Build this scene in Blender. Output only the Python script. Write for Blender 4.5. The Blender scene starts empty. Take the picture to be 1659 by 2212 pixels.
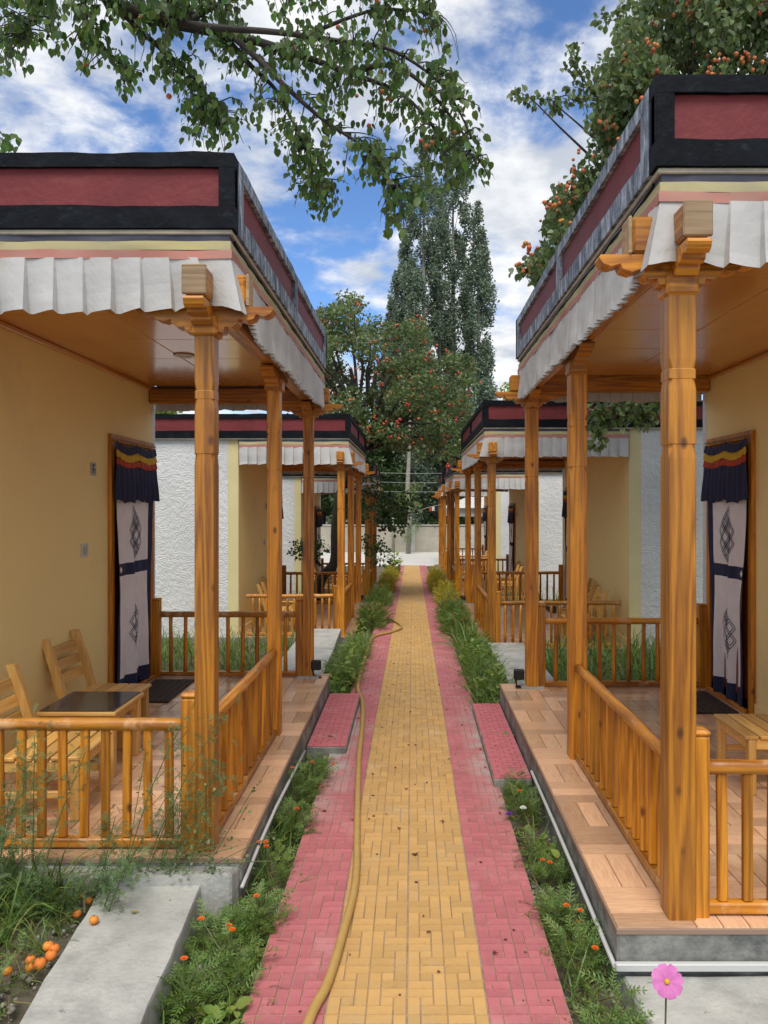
import bpy, math, random
import numpy as np
from mathutils import Vector, Matrix, noise as mn
random.seed(7); np.random.seed(7)
PI = math.pi
S = bpy.context.scene
COL = S.collection
# ------------------------------------------------------------------ camera, sky, sun, exposure
cam_d = bpy.data.cameras.new('camera'); cam = bpy.data.objects.new('camera', cam_d); COL.objects.link(cam)
cam.location = (0, 0, 1.8); cam.rotation_euler = (PI/2, 0, 0)
cam_d.sensor_fit = 'VERTICAL'; cam_d.sensor_height = 36; cam_d.sensor_width = 27
cam_d.lens = 36*1660/2212; cam_d.shift_x = -61.5/2212; cam_d.shift_y = -21/2212
cam_d.clip_start = .05; cam_d.clip_end = 2000
S.camera = cam
S.view_settings.view_transform = 'Standard'; S.view_settings.look = 'None'
S.view_settings.exposure = 1.52; S.view_settings.gamma = 1; S.view_settings.use_curve_mapping = False
SUN_EL, SUN_AZ = math.radians(60), math.radians(184)      # azimuth from +Y towards +X
w = bpy.data.worlds.new('World'); S.world = w; w.use_nodes = True
nt = w.node_tree; nt.nodes.clear()
def N(nt, t, **k):
    n = nt.nodes.new(t)
    for a, v in k.items():
        if a.startswith('i_'): n.inputs[a[2:].replace('_', ' ')].default_value = v
        else: setattr(n, a, v)
    return n
def L(nt, a, b): nt.links.new(a, b)
out = N(nt, 'ShaderNodeOutputWorld'); bg = N(nt, 'ShaderNodeBackground'); bg.inputs[1].default_value = .12
sky = N(nt, 'ShaderNodeTexSky', sky_type='NISHITA', sun_disc=False, sun_elevation=SUN_EL, sun_rotation=SUN_AZ, air_density=1.0, dust_density=.3, ozone_density=3.0, altitude=3000)
tc = N(nt, 'ShaderNodeTexCoord')
sep = N(nt, 'ShaderNodeSeparateXYZ'); L(nt, tc.outputs['Generated'], sep.inputs[0])
zz = N(nt, 'ShaderNodeMath', operation='ADD'); L(nt, sep.outputs[2], zz.inputs[0]); zz.inputs[1].default_value = .22
zm = N(nt, 'ShaderNodeMath', operation='MAXIMUM'); L(nt, zz.outputs[0], zm.inputs[0]); zm.inputs[1].default_value = .1
dx = N(nt, 'ShaderNodeMath', operation='DIVIDE'); L(nt, sep.outputs[0], dx.inputs[0]); L(nt, zm.outputs[0], dx.inputs[1])
dy = N(nt, 'ShaderNodeMath', operation='DIVIDE'); L(nt, sep.outputs[1], dy.inputs[0]); L(nt, zm.outputs[0], dy.inputs[1])
cmb = N(nt, 'ShaderNodeCombineXYZ'); L(nt, dx.outputs[0], cmb.inputs[0]); L(nt, dy.outputs[0], cmb.inputs[1])
n1 = N(nt, 'ShaderNodeTexNoise'); n1.inputs['Scale'].default_value = 3.6; n1.inputs['Detail'].default_value = 9; n1.inputs['Roughness'].default_value = .6; n1.inputs['Distortion'].default_value = .15
L(nt, cmb.outputs[0], n1.inputs['Vector'])
n2 = N(nt, 'ShaderNodeTexNoise'); n2.inputs['Scale'].default_value = 4.5; n2.inputs['Detail'].default_value = 8; n2.inputs['Roughness'].default_value = .55
L(nt, cmb.outputs[0], n2.inputs['Vector'])
def spot(d, width, amt):      # the open blue gaps between clouds
    v = Vector(d).normalized()
    ds = N(nt, 'ShaderNodeVectorMath', operation='DISTANCE'); L(nt, tc.outputs['Generated'], ds.inputs[0]); ds.inputs[1].default_value = v
    mr = N(nt, 'ShaderNodeMapRange', interpolation_type='SMOOTHSTEP'); L(nt, ds.outputs['Value'], mr.inputs[0])
    mr.inputs[1].default_value = 0; mr.inputs[2].default_value = width; mr.inputs[3].default_value = amt; mr.inputs[4].default_value = 0
    return mr.outputs[0]
acc = n1.outputs[0]
for d, wd, a in (((-.115, 1, .33), .20, -.17), ((.19, 1, .58), .13, -.12), ((-.36, 1, .42), .10, -.07), ((.08, 1, .18), .16, .08), ((.16, 1, .40), .10, .10), ((-.45, 1, .62), .2, -.04), ((0.2,1,.7),.06,-.1)):
    ad = N(nt, 'ShaderNodeMath', operation='ADD'); L(nt, acc, ad.inputs[0]); L(nt, spot(d, wd, a), ad.inputs[1]); acc = ad.outputs[0]
cr = N(nt, 'ShaderNodeMapRange', interpolation_type='SMOOTHSTEP'); L(nt, acc, cr.inputs[0]); cr.inputs[1].default_value = .33; cr.inputs[2].default_value = .56
cc = N(nt, 'ShaderNodeValToRGB'); L(nt, n2.outputs[0], cc.inputs[0])
cc.color_ramp.elements[0].position = .37; cc.color_ramp.elements[0].color = (1.75, 1.9, 2.15, 1)
cc.color_ramp.elements[1].position = .66; cc.color_ramp.elements[1].color = (3.55, 3.52, 3.48, 1)
tint = N(nt, 'ShaderNodeMix', data_type='RGBA', blend_type='MULTIPLY'); tint.inputs[0].default_value = 1
L(nt, sky.outputs[0], tint.inputs[6]); tint.inputs[7].default_value = (.46, .56, .64, 1)
mx = N(nt, 'ShaderNodeMix', data_type='RGBA'); L(nt, cr.outputs[0], mx.inputs[0]); L(nt, tint.outputs[2], mx.inputs[6]); L(nt, cc.outputs[0], mx.inputs[7])
L(nt, mx.outputs[2], bg.inputs[0]); L(nt, bg.outputs[0], out.inputs[0])
sl = bpy.data.lights.new('sun', 'SUN'); sl.energy = 1.05; sl.angle = math.radians(30); sl.color = (1, .95, .86)
so = bpy.data.objects.new('sun', sl); COL.objects.link(so)
sd = Vector((math.sin(SUN_AZ)*math.cos(SUN_EL), math.cos(SUN_AZ)*math.cos(SUN_EL), math.sin(SUN_EL)))
so.rotation_euler = (-sd).to_track_quat('-Z', 'Y').to_euler()

# ------------------------------------------------------------------ materials
def mat(name, col, rough=.6, var=None, vs=4, bump=0, bs=30, spec=.4, coat=0, coords='Object', rnd=0, stretch=(1, 1, 1), detail=5, trans=0, metal=0, crr=.1):
    m = bpy.data.materials.new(name); m.use_nodes = True; t = m.node_tree; b = t.nodes['Principled BSDF']
    b.inputs['Roughness'].default_value = rough; b.inputs['Specular IOR Level'].default_value = spec; b.inputs['Metallic'].default_value = metal
    b.inputs['Coat Weight'].default_value = coat; b.inputs['Coat Roughness'].default_value = crr
    c = N(t, 'ShaderNodeTexCoord'); mp = N(t, 'ShaderNodeMapping'); L(t, c.outputs[coords], mp.inputs[0]); mp.inputs['Scale'].default_value = stretch
    src = None
    if var is not None:
        nz = N(t, 'ShaderNodeTexNoise'); nz.inputs['Scale'].default_value = vs; nz.inputs['Detail'].default_value = detail; nz.inputs['Roughness'].default_value = .65
        L(t, mp.outputs[0], nz.inputs['Vector'])
        r = N(t, 'ShaderNodeMapRange'); r.inputs[1].default_value = .32; r.inputs[2].default_value = .68; L(t, nz.outputs[0], r.inputs[0])
        x = N(t, 'ShaderNodeMix', data_type='RGBA'); L(t, r.outputs[0], x.inputs[0]); x.inputs[6].default_value = (*col, 1); x.inputs[7].default_value = (*var, 1)
        src = x.outputs[2]
    if rnd:
        oi = N(t, 'ShaderNodeObjectInfo') if coords == 'Object' else N(t, 'ShaderNodeNewGeometry')
        h = N(t, 'ShaderNodeHueSaturation'); o = oi.outputs['Random'] if coords == 'Object' else oi.outputs['Random Per Island']
        r2 = N(t, 'ShaderNodeMapRange'); r2.inputs[3].default_value = 1-rnd; r2.inputs[4].default_value = 1+rnd; L(t, o, r2.inputs[0]); L(t, r2.outputs[0], h.inputs['Value'])
        if src: L(t, src, h.inputs['Color'])
        else: h.inputs['Color'].default_value = (*col, 1)
        src = h.outputs[0]
    if src: L(t, src, b.inputs['Base Color'])
    else: b.inputs['Base Color'].default_value = (*col, 1)
    if bump:
        nb = N(t, 'ShaderNodeTexNoise'); nb.inputs['Scale'].default_value = bs; nb.inputs['Detail'].default_value = 6; L(t, mp.outputs[0], nb.inputs['Vector'])
        bp = N(t, 'ShaderNodeBump'); bp.inputs['Strength'].default_value = bump; bp.inputs['Distance'].default_value = .01; L(t, nb.outputs[0], bp.inputs['Height']); L(t, bp.outputs[0], b.inputs['Normal'])
    return m
def islands(m, amt, hue=0):
    t = m.node_tree; b = t.nodes['Principled BSDF']; g = N(t, 'ShaderNodeNewGeometry'); h = N(t, 'ShaderNodeHueSaturation')
    r = N(t, 'ShaderNodeMapRange'); r.inputs[3].default_value = 1-amt; r.inputs[4].default_value = 1+amt; L(t, g.outputs['Random Per Island'], r.inputs[0]); L(t, r.outputs[0], h.inputs['Value'])
    if hue:
        mu = N(t, 'ShaderNodeMath', operation='MULTIPLY'); L(t, g.outputs['Random Per Island'], mu.inputs[0]); mu.inputs[1].default_value = 7.31
        fr = N(t, 'ShaderNodeMath', operation='FRACT'); L(t, mu.outputs[0], fr.inputs[0])
        r3 = N(t, 'ShaderNodeMapRange'); r3.inputs[3].default_value = .5-hue; r3.inputs[4].default_value = .5+hue; L(t, fr.outputs[0], r3.inputs[0]); L(t, r3.outputs[0], h.inputs['Hue'])
    l = b.inputs['Base Color']
    if l.is_linked: L(t, l.links[0].from_socket, h.inputs['Color'])
    else: h.inputs['Color'].default_value = l.default_value
    L(t, h.outputs[0], l)
    return m
def leafmat(name, col, back=None, amt=.35, hue=.03, rough=.45, tr=.35):
    m = mat(name, col, rough, spec=.5); islands(m, amt, hue); t = m.node_tree; b = t.nodes['Principled BSDF']; o = t.nodes['Material Output']
    tl = N(t, 'ShaderNodeBsdfTranslucent'); s = N(t, 'ShaderNodeMixShader'); s.inputs[0].default_value = tr
    hs = N(t, 'ShaderNodeHueSaturation'); hs.inputs['Value'].default_value = 1.5; hs.inputs['Saturation'].default_value = 1.1; hs.inputs['Hue'].default_value = .48
    L(t, b.inputs['Base Color'].links[0].from_socket, hs.inputs['Color']); L(t, hs.outputs[0], tl.inputs[0])
    L(t, b.outputs[0], s.inputs[1]); L(t, tl.outputs[0], s.inputs[2]); L(t, s.outputs[0], o.inputs[0])
    return m
def wood(name, axis, light=(.74, .295, .016), dark=(.23, .064, .004), rough=.46, coat=.15, knots=True):
    m = bpy.data.materials.new(name); m.use_nodes = True; t = m.node_tree; b = t.nodes['Principled BSDF']
    b.inputs['Roughness'].default_value = rough; b.inputs['Coat Weight'].default_value = coat; b.inputs['Coat Roughness'].default_value = .25
    c = N(t, 'ShaderNodeTexCoord'); oi = N(t, 'ShaderNodeObjectInfo'); geo = N(t, 'ShaderNodeNewGeometry')
    off = N(t, 'ShaderNodeVectorMath', operation='SCALE'); off.inputs[0].default_value = (3.1, 5.7, 7.9); L(t, oi.outputs['Random'], off.inputs['Scale'])
    add = N(t, 'ShaderNodeVectorMath', operation='ADD'); L(t, c.outputs['Object'], add.inputs[0]); L(t, off.outputs[0], add.inputs[1])
    sc = [1, 1, 1]; sc[axis] = .055
    mp = N(t, 'ShaderNodeMapping'); mp.inputs['Scale'].default_value = sc; L(t, add.outputs[0], mp.inputs[0])
    n0 = N(t, 'ShaderNodeTexNoise'); n0.inputs['Scale'].default_value = 9; n0.inputs['Detail'].default_value = 2; L(t, mp.outputs[0], n0.inputs['Vector'])
    mu = N(t, 'ShaderNodeMath', operation='MULTIPLY'); L(t, n0.outputs[0], mu.inputs[0]); mu.inputs[1].default_value = 46
    sn = N(t, 'ShaderNodeMath', operation='SINE'); L(t, mu.outputs[0], sn.inputs[0])
    fine = N(t, 'ShaderNodeTexNoise'); fine.inputs['Scale'].default_value = 130; fine.inputs['Detail'].default_value = 3; L(t, mp.outputs[0], fine.inputs['Vector'])
    big = N(t, 'ShaderNodeTexNoise'); big.inputs['Scale'].default_value = 1.3; big.inputs['Detail'].default_value = 3; L(t, add.outputs[0], big.inputs['Vector'])
    r = N(t, 'ShaderNodeMapRange'); r.inputs[1].default_value = -1; r.inputs[2].default_value = 1; r.inputs[3].default_value = 0; r.inputs[4].default_value = .48; L(t, sn.outputs[0], r.inputs[0])
    a1 = N(t, 'ShaderNodeMath', operation='MULTIPLY_ADD'); L(t, fine.outputs[0], a1.inputs[0]); a1.inputs[1].default_value = .75; L(t, r.outputs[0], a1.inputs[2])
    a2 = N(t, 'ShaderNodeMath', operation='MULTIPLY_ADD'); L(t, big.outputs[0], a2.inputs[0]); a2.inputs[1].default_value = .9; L(t, a1.outputs[0], a2.inputs[2])
    a3 = N(t, 'ShaderNodeMath', operation='SUBTRACT'); L(t, a2.outputs[0], a3.inputs[0]); a3.inputs[1].default_value = .56
    x = N(t, 'ShaderNodeMix', data_type='RGBA'); L(t, a3.outputs[0], x.inputs[0]); x.inputs[6].default_value = (*light, 1); x.inputs[7].default_value = (*dark, 1)
    src = x.outputs[2]
    if knots:
        s2 = [12, 12, 12]; s2[axis] = 7
        mk = N(t, 'ShaderNodeMapping'); mk.inputs['Scale'].default_value = s2; L(t, add.outputs[0], mk.inputs[0])
        v = N(t, 'ShaderNodeTexVoronoi'); v.inputs['Scale'].default_value = 1.0; L(t, mk.outputs[0], v.inputs['Vector'])
        k = N(t, 'ShaderNodeMapRange', interpolation_type='SMOOTHSTEP'); k.inputs[1].default_value = .07; k.inputs[2].default_value = .24; k.inputs[3].default_value = .85; k.inputs[4].default_value = 0; L(t, v.outputs['Distance'], k.inputs[0])
        kc = N(t, 'ShaderNodeSeparateXYZ'); L(t, v.outputs['Color'], kc.inputs[0]); kg = N(t, 'ShaderNodeMapRange'); kg.inputs[1].default_value = .55; kg.inputs[2].default_value = .75; L(t, kc.outputs[0], kg.inputs[0]); km = N(t, 'ShaderNodeMath', operation='MULTIPLY'); L(t, k.outputs[0], km.inputs[0]); L(t, kg.outputs[0], km.inputs[1])
        x2 = N(t, 'ShaderNodeMix', data_type='RGBA'); L(t, km.outputs[0], x2.inputs[0]); L(t, src, x2.inputs[6]); x2.inputs[7].default_value = (.085, .02, .006, 1); src = x2.outputs[2]
    h = N(t, 'ShaderNodeHueSaturation'); rv = N(t, 'ShaderNodeMapRange'); rv.inputs[3].default_value = .66; rv.inputs[4].default_value = 1.2; L(t, oi.outputs['Random'], rv.inputs[0]); L(t, rv.outputs[0], h.inputs['Value']); L(t, src, h.inputs['Color'])
    L(t, h.outputs[0], b.inputs['Base Color'])
    bp = N(t, 'ShaderNodeBump'); bp.inputs['Strength'].default_value = .25; bp.inputs['Distance'].default_value = .004; L(t, a1.outputs[0], bp.inputs['Height']); L(t, bp.outputs[0], b.inputs['Normal'])
    return m
WX, WY, WZ = [wood('varnished_pine_'+a, i) for i, a in enumerate('xyz')]
PX, PY, PZ = [wood('pale_varnished_wood_'+a, i, (.76, .47, .15), (.56, .28, .06), knots=False) for i, a in enumerate('xyz')]
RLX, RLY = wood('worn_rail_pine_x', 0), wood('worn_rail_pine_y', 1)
RAW = wood('raw_sawn_timber', 0, (.50, .36, .21), (.28, .17, .09), .8, 0, False)
CEIL = mat('ceiling_board', (.62, .29, .055), .2, (.52, .22, .04), 3, stretch=(1, .15, 1), coat=.35, crr=.08)
DARKW = mat('dark_stained_wood', (.22, .05, .012), .4, (.15, .03, .008), 8)
CREAM = mat('cream_wall_paint', (.92, .73, .32), .62, (.89, .70, .30), 1.5, bump=.12, bs=60)
LEMON = mat('pale_yellow_paint', (.74, .64, .34), .6, (.68, .58, .30), 3, bump=.2, bs=40)
REDP = mat('red_paint', (.20, .027, .029), .65, (.15, .018, .02), 5, bump=.35, bs=35)
BLACK = mat('black_paint', (.0035, .0045, .007), .65, (.011, .013, .017), 6, bump=.45, bs=28, spec=.1)
def weathered():
    m = mat('weathered_paint', (.05, .06, .075), .75, bump=.6, bs=30); t = m.node_tree; b = t.nodes['Principled BSDF']
    c = N(t, 'ShaderNodeTexCoord'); mp = N(t, 'ShaderNodeMapping'); mp.inputs['Scale'].default_value = (1, 1.0, .35); L(t, c.outputs['Object'], mp.inputs[0])
    n = N(t, 'ShaderNodeTexNoise'); n.inputs['Scale'].default_value = 16; n.inputs['Detail'].default_value = 10; n.inputs['Roughness'].default_value = .75; L(t, mp.outputs[0], n.inputs['Vector'])
    r = N(t, 'ShaderNodeValToRGB'); r.color_ramp.elements[0].position = .36; r.color_ramp.elements[0].color = (.04, .05, .065, 1); r.color_ramp.elements[1].position = .62; r.color_ramp.elements[1].color = (.52, .57, .64, 1)
    e = r.color_ramp.elements.new(.48); e.color = (.17, .20, .25, 1); L(t, n.outputs[0], r.inputs[0]); L(t, r.outputs[0], b.inputs['Base Color'])
    return m
WEATH = weathered()
CONC = mat('concrete', (.50, .49, .45), .85, (.33, .33, .30), 4, bump=.5, bs=45, detail=9)
CONCD = mat('damp_concrete', (.36, .355, .32), .85, (.09, .095, .09), 7, bump=.6, bs=35, detail=9)
LIP = mat('bare_plaster', (.55, .48, .36), .8, (.35, .31, .25), 9, bump=.3)
def stucco():
    m = mat('trowelled_white_stucco', (.74, .74, .72), .75, (.62, .62, .61), 1.6); t = m.node_tree; b = t.nodes['Principled BSDF']
    c = N(t, 'ShaderNodeTexCoord'); n = N(t, 'ShaderNodeTexNoise'); n.inputs['Scale'].default_value = 2.2; n.inputs['Detail'].default_value = 2; L(t, c.outputs['Object'], n.inputs['Vector'])
    v = N(t, 'ShaderNodeTexVoronoi'); v.inputs['Scale'].default_value = 8; L(t, c.outputs['Object'], v.inputs['Vector'])
    ad = N(t, 'ShaderNodeVectorMath', operation='SCALE'); L(t, v.outputs['Color'], ad.inputs[0]); ad.inputs['Scale'].default_value = 5
    rot = N(t, 'ShaderNodeVectorRotate'); rot.rotation_type = 'Y_AXIS'; L(t, c.outputs['Object'], rot.inputs['Vector'])
    sp = N(t, 'ShaderNodeSeparateXYZ'); L(t, ad.outputs[0], sp.inputs[0]); L(t, sp.outputs[0], rot.inputs['Angle'])
    wv = N(t, 'ShaderNodeTexWave'); wv.inputs['Scale'].default_value = 9; wv.inputs['Distortion'].default_value = 9; wv.inputs['Detail'].default_value = 3; wv.inputs['Detail Scale'].default_value = 1.2; L(t, rot.outputs[0], wv.inputs['Vector'])
    n3 = N(t, 'ShaderNodeTexNoise'); n3.inputs['Scale'].default_value = 15; n3.inputs['Detail'].default_value = 6; L(t, c.outputs['Object'], n3.inputs['Vector'])
    mm = N(t, 'ShaderNodeMath', operation='MULTIPLY_ADD'); L(t, wv.outputs[1], mm.inputs[0]); mm.inputs[1].default_value = .16; L(t, n3.outputs[0], mm.inputs[2])
    bp = N(t, 'ShaderNodeBump'); bp.inputs['Strength'].default_value = .55; bp.inputs['Distance'].default_value = .03; L(t, mm.outputs[0], bp.inputs['Height']); L(t, bp.outputs[0], b.inputs['Normal'])
    return m
STUC = stucco()
YBR = mat('yellow_paver', (.58, .345, .115), .7, (.52, .31, .115), 14, bump=.25, bs=120, rnd=.10)
PBR = mat('pink_paver', (.50, .155, .165), .72, (.43, .13, .14), 7, bump=.3, bs=120, rnd=.10)
YBR2 = islands(mat('yellow_paver_far', (.58, .345, .115), .7, (.50, .295, .105), 3, bump=.25, bs=120), .10)
PBR2 = islands(mat('pink_paver_far', (.50, .155, .165), .72, (.42, .13, .14), 3, bump=.3, bs=120), .10)
GROUT = mat('sand_grout', (.42, .30, .18), .9, (.30, .22, .15), 12)
FT = [mat('wood_print_tile_'+a, (.72, .46, .28), .33, (.52, .29, .16), 9, stretch=s, coat=.3, rnd=.3, crr=.15, detail=8) for a, s in (('x', (1, 9, 1)), ('y', (9, 1, 1)))]
FG = mat('tile_grout', (.30, .20, .14), .8)
SOIL = mat('soil', (.13, .115, .085), .95, (.07, .06, .045), 6, bump=1, bs=25, detail=10)
ROADM = mat('pale_road', (.60, .58, .54), .9, (.50, .48, .45), .6, bump=.3, bs=8)
CBLK = mat('grey_block_wall', (.44, .40, .32), .9, (.34, .31, .25), 2, bump=.6, bs=8)
WHITEC = mat('white_cloth', (.58, .57, .55), .85, (.46, .445, .42), 2.2, bump=.7, bs=9)
def cloth(n, c, c2=None): return mat(n, c, .85, c2 or tuple(x*.75 for x in c), 5, bump=.2, bs=20)
NAVY = cloth('navy_cloth', (.028, .033, .085)); FNAVY = cloth('faded_navy_cloth', (.05, .052, .085), (.09, .09, .11)); YEL = cloth('faded_yellow_cloth', (.52, .44, .20), (.42, .37, .22)); CORAL = cloth('faded_red_cloth', (.50, .19, .15), (.45, .24, .19))
BYEL = cloth('bright_yellow_cloth', (.72, .46, .03)); BRED = cloth('bright_red_cloth', (.52, .07, .03)); LIL = cloth('pale_lilac_cloth', (.82, .78, .77), (.74, .69, .69))
WPL = mat('white_plastic', (.55, .55, .53), .35); PLATE = mat('brushed_plate', (.42, .42, .40), .35, metal=.5); INK = mat('dark_ink', (.03, .03, .05), .7)
BLK = mat('black_plastic', (.012, .012, .012), .4); MATM = mat('rubber_mat', (.035, .022, .015), .85, (.06, .04, .03), 40, bump=.6, bs=90)
TTOP = mat('dark_glass_top', (.03, .03, .032), .12, (.05, .05, .05), 4)
HOSE = mat('tan_hose', (.50, .315, .10), .45, (.44, .27, .08), 20)
BARK = mat('bark', (.055, .045, .038), .9, (.03, .025, .022), 12, bump=1, bs=25); PBARK = mat('pale_bark', (.33, .31, .25), .85, (.20, .19, .15), 8, bump=.5)
LF_A = leafmat('apricot_leaf', (.080, .145, .038), amt=.5, tr=.5); LF_R = leafmat('muted_green_leaf', (.115, .165, .06), amt=.45, tr=.35); LF_P = leafmat('poplar_leaf', (.17, .225, .155), amt=.55, rough=.35)  # LF_R: paler, duller leaf green for the middle, right and some distant trees
LF_D = leafmat('dark_leaf', (.055, .095, .028), amt=.5); LF_B = leafmat('bright_leaf', (.22, .31, .06), amt=.35); LF_G = leafmat('grass_leaf', (.14, .22, .05), amt=.45, hue=.04); LF_M = leafmat('marigold_leaf', (.15, .24, .055), amt=.35)
LF_Y = leafmat('yellow_green_leaf', (.42, .40, .05), amt=.35, hue=.04); LF_W = leafmat('wispy_leaf', (.12, .20, .075), amt=.35)
FRU = mat('apricot_skin', (.78, .34, .04), .5, (.66, .14, .03), 14, spec=.3); FRB = mat('red_blushed_skin', (.66, .13, .03), .5, (.72, .28, .04), 12, spec=.3); FRU2 = islands(mat('hanging_apricot_skin', (.50, .155, .05), .55), .25, .02); FRUR = islands(mat('red_apricot_skin', (.48, .09, .04), .55), .3, .02)
ORG = mat('marigold_petal', (.80, .20, .01), .6, (.70, .08, .005), 60); PINKP = mat('cosmos_petal', (.60, .19, .43), .55, (.52, .12, .36), 30); PURP = mat('violet_petal', (.16, .03, .35), .6); WHP = mat('white_petal', (.8, .8, .75), .6)
STEM = mat('plant_stem', (.10, .14, .04), .6); DRY = mat('dry_leaf', (.16, .045, .025), .8, (.08, .03, .015), 40)

def dirt(m, col, scale, lo, hi, amt=.8, stretch=(1, 1, 1), detail=8):      # stains and dust at their own places
    t = m.node_tree; b = t.nodes['Principled BSDF']; g = N(t, 'ShaderNodeNewGeometry'); mp = N(t, 'ShaderNodeMapping'); mp.inputs['Scale'].default_value = stretch; L(t, g.outputs['Position'], mp.inputs[0])
    n = N(t, 'ShaderNodeTexNoise'); n.inputs['Scale'].default_value = scale; n.inputs['Detail'].default_value = detail; n.inputs['Roughness'].default_value = .7; L(t, mp.outputs[0], n.inputs['Vector'])
    r_ = N(t, 'ShaderNodeMapRange', interpolation_type='SMOOTHSTEP'); r_.inputs[1].default_value = lo; r_.inputs[2].default_value = hi; r_.inputs[4].default_value = amt; L(t, n.outputs[0], r_.inputs[0])
    x = N(t, 'ShaderNodeMix', data_type='RGBA'); L(t, r_.outputs[0], x.inputs[0]); l = b.inputs['Base Color']
    if l.is_linked: L(t, l.links[0].from_socket, x.inputs[6])
    else: x.inputs[6].default_value = l.default_value
    x.inputs[7].default_value = (*col, 1); L(t, x.outputs[2], l)
PST = mat('pink_step_paver', (.58, .165, .18), .72, (.50, .14, .155), 7, bump=.3, bs=120, rnd=.08)
dirt(PST, (.55, .36, .34), 3, .55, .72, .6); dirt(PST, (.30, .11, .11), 9, .60, .74, .5)
for q in (YBR, YBR2): dirt(q, (.50, .36, .20), 3.5, .5, .75, .6); dirt(q, (.30, .19, .10), 11, .60, .72, .45); dirt(q, (.72, .60, .42), 1.3, .55, .8, .5)
for q in (PBR, PBR2): dirt(q, (.55, .30, .28), 2.2, .48, .72, .65); dirt(q, (.30, .11, .11), 9, .60, .74, .5); dirt(q, (.60, .50, .46), 1.1, .62, .74, .8); dirt(q, (.62, .22, .20), 30, .55, .7, .4)
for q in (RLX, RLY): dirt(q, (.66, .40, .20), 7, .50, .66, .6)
for q in (WX, WY, WZ): dirt(q, (.16, .05, .008), 6, .60, .78, .6, (1, 1, .25))
dirt(CREAM, (.60, .46, .26), 5, .60, .74, .35)
for q in (CONC, CONCD): dirt(q, (.16, .155, .14), 2.5, .5, .72, .6); dirt(q, (.62, .60, .55), 6, .58, .75, .55); dirt(q, (.10, .09, .075), 22, .62, .70, .6)
for q in (PBR, PBR2):      # concrete dust smeared on the paving beside the step blocks
    t = q.node_tree; b = t.nodes['Principled BSDF']; g = N(t, 'ShaderNodeNewGeometry'); sp_ = N(t, 'ShaderNodeSeparateXYZ'); L(t, g.outputs['Position'], sp_.inputs[0])
    ab = N(t, 'ShaderNodeMath', operation='ABSOLUTE'); L(t, sp_.outputs[0], ab.inputs[0]); m1 = N(t, 'ShaderNodeMapRange'); m1.inputs[1].default_value = .36; m1.inputs[2].default_value = .53; L(t, ab.outputs[0], m1.inputs[0])
    m2 = N(t, 'ShaderNodeMapRange'); m2.inputs[1].default_value = 4.2; m2.inputs[2].default_value = 5.2; L(t, sp_.outputs[1], m2.inputs[0]); m3 = N(t, 'ShaderNodeMapRange'); m3.inputs[1].default_value = 7.2; m3.inputs[2].default_value = 6.2; L(t, sp_.outputs[1], m3.inputs[0])
    nn = N(t, 'ShaderNodeTexNoise'); nn.inputs['Scale'].default_value = 6; nn.inputs['Detail'].default_value = 8; L(t, g.outputs['Position'], nn.inputs['Vector']); n2_ = N(t, 'ShaderNodeMapRange'); n2_.inputs[1].default_value = .35; n2_.inputs[2].default_value = .6; L(t, nn.outputs[0], n2_.inputs[0])
    a = m1.outputs[0]
    for o_ in (m2.outputs[0], m3.outputs[0], n2_.outputs[0]): mu = N(t, 'ShaderNodeMath', operation='MULTIPLY'); L(t, a, mu.inputs[0]); L(t, o_, mu.inputs[1]); a = mu.outputs[0]
    x = N(t, 'ShaderNodeMix', data_type='RGBA'); L(t, a, x.inputs[0]); L(t, b.inputs['Base Color'].links[0].from_socket, x.inputs[6]); x.inputs[7].default_value = (.46, .42, .38, 1); L(t, x.outputs[2], b.inputs['Base Color'])
dirt(WHITEC, (.42, .34, .22), 2.3, .60, .75, .55); dirt(CREAM, (.70, .52, .28), .9, .5, .75, .5); dirt(REDP, (.25, .05, .045), 3, .5, .7, .6, (1, 1, 3)); dirt(BLACK, (.035, .042, .05), 14, .55, .75, .7, (1, 1, 2)); dirt(STUC, (.50, .49, .45), 1.8, .58, .75, .5); dirt(GROUT, (.22, .17, .12), 4, .5, .6, .8)
for q in FT: dirt(q, (.75, .56, .34), 2.8, .5, .7, .4); dirt(q, (.36, .19, .10), 7, .58, .75, .4)
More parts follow.
